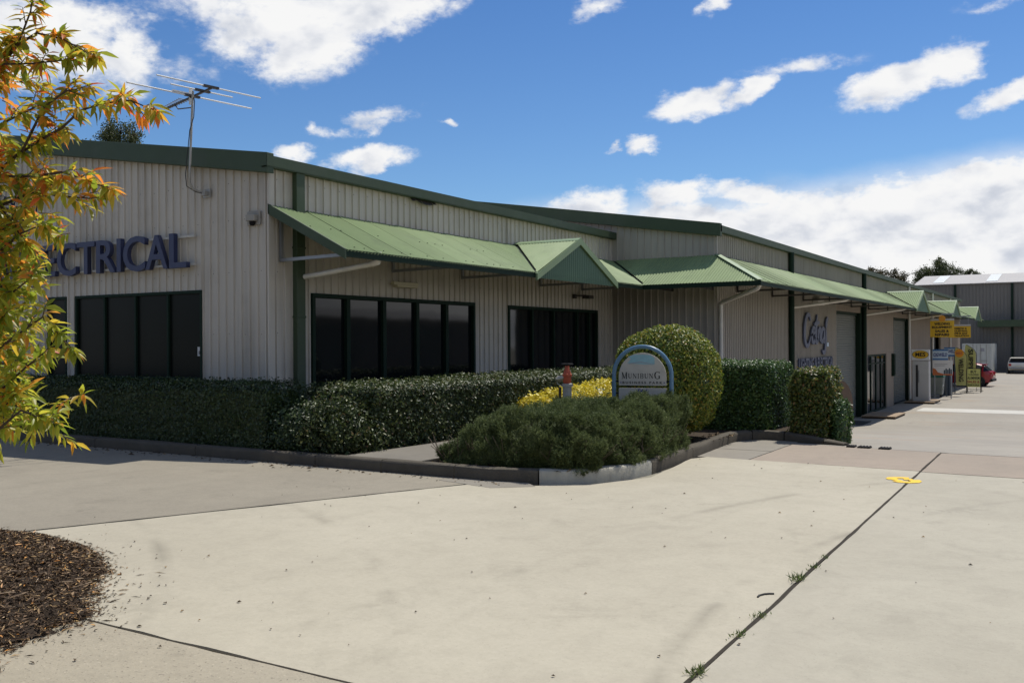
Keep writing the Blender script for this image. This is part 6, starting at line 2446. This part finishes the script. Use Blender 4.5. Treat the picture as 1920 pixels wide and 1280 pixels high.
XB = [(.95, -3.80), (1.1, -3.72), (1.3, -3.60), (1.5, -3.62), (1.65, -3.55), (1.8, -3.72), (1.95, -3.66), (2.1, -3.72), (2.3, -3.66), (2.45, -3.95), (2.7, -4.0), (2.9, -3.86), (3.1, -4.05), (3.4, -4.1)]
for k in range(330):
    z = R.uniform(1.16, 3.35) if k % 3 else R.uniform(1.2, 2.2)
    xb = np.interp(z, [q[0] for q in XB], [q[1] for q in XB])
    xx = xb - .22 - abs(R.gauss(0, .32)) - R.uniform(0, .25)
    if z > 2.35 and R.random() < .55:
        continue
    d = Vector((R.gauss(.5, .6), R.gauss(-.2, .6), R.gauss(.2, .5))).normalized()
    twigs.append((Vector((xx, 2.3 + R.gauss(0, .16), z)), d, R.uniform(.06, .16), 0))
m.build('branches', 'bark', tree, smooth=True)
m = MB()
leaf_sites = []
for p, d, L, i in twigs:
    q = p + d * L
    m.tube([p, p.lerp(q, .5) + Vector((0, 0, .006)), q], [.003, .0022, .0014], 4, caps=False)
    nl = R.randint(8, 13)
    for k in range(nl):
        t = 1 - (k / nl) * .9
        base_ = p.lerp(q, t)
        ang = k * 2.4 + R.uniform(-.4, .4)
        s1 = d.cross(Vector((0, 0, 1)))
        if s1.length < .05:
            s1 = Vector((1, 0, 0))
        s1.normalize()
        s2 = s1.cross(d)
        ld = (d * (.55 if k > 2 else .9) + (s1 * math.cos(ang) + s2 * math.sin(ang)) * .9 + Vector((0, 0, -.50))).normalized()
        leaf_sites.append((base_, ld, R.uniform(.050, .092), i, R.random()))
m.build('twigs', 'twig', tree)
# leaf objects: the largest in view; the rest as one mass
vis = [s_ for s_ in leaf_sites if s_[3] < NVIS]
vis.sort(key=lambda s_: -(s_[0].x + .02 * s_[2] + R.uniform(0, .25)))
single = vis[:300]
sid = set(id(s_) for s_ in single)
meshes = {}
for mt in ('autumn_leaf', 'green_leaf'):
    for k, (V, F) in enumerate(LEAVES):
        me = bpy.data.meshes.new('leaf')
        me.from_pydata([tuple(v) for v in V], [], F)
        me.polygons.foreach_set('use_smooth', [True] * len(me.polygons))
        me.materials.append(MATS[mt])
        meshes[(mt, k)] = me


def leaf_matrix(p, d, L, roll):
    x_ = d
    z_ = Vector((0, 0, 1)) - x_ * x_.z
    if z_.length < .05:
        z_ = Vector((1, 0, 0))
    z_.normalize()
    y_ = z_.cross(x_)
    rr = (roll - .5) * 1.6
    z2 = z_ * math.cos(rr) + y_ * math.sin(rr)
    y2 = z2.cross(x_)
    return Matrix(((x_.x * L, y2.x * L, z2.x * L, p.x), (x_.y * L, y2.y * L, z2.y * L, p.y), (x_.z * L, y2.z * L, z2.z * L, p.z), (0, 0, 0, 1)))


def leaf_kind(p, r_):
    # the upper crown has turned further than the lower
    return 'autumn_leaf' if r_ < .25 + .6 * min(1, max(0, (p.z - 1.7) / .8)) else 'green_leaf'


VV = {'autumn_leaf': [], 'green_leaf': []}
FF = {'autumn_leaf': [], 'green_leaf': []}
for s_ in leaf_sites:
    p, d, L, i, rr = s_
    mt = leaf_kind(p, R.random())
    k = R.randrange(len(LEAVES))
    if id(s_) in sid:
        o = bpy.data.objects.new('leaf', meshes[(mt, k)])
        COL.objects.link(o)
        o.parent = tree
        mw = leaf_matrix(p - Vector(TO), d, L, rr)
        o.matrix_local = mw
    else:
        V, F = LEAVES[k]
        mw = np.array(leaf_matrix(p - Vector(TO), d, L, rr))
        v = V @ mw[:3, :3].T + mw[:3, 3]
        o0 = sum(len(a) for a in VV[mt])
        VV[mt].append(v)
        FF[mt].append(np.array(F) + o0)
for mt in VV:
    me = np_mesh('foliage', np.concatenate(VV[mt]), np.concatenate(FF[mt]), mt)
    me.polygons.foreach_set('use_smooth', [True] * len(me.polygons))
    link('foliage', me, tree, kind='stuff')
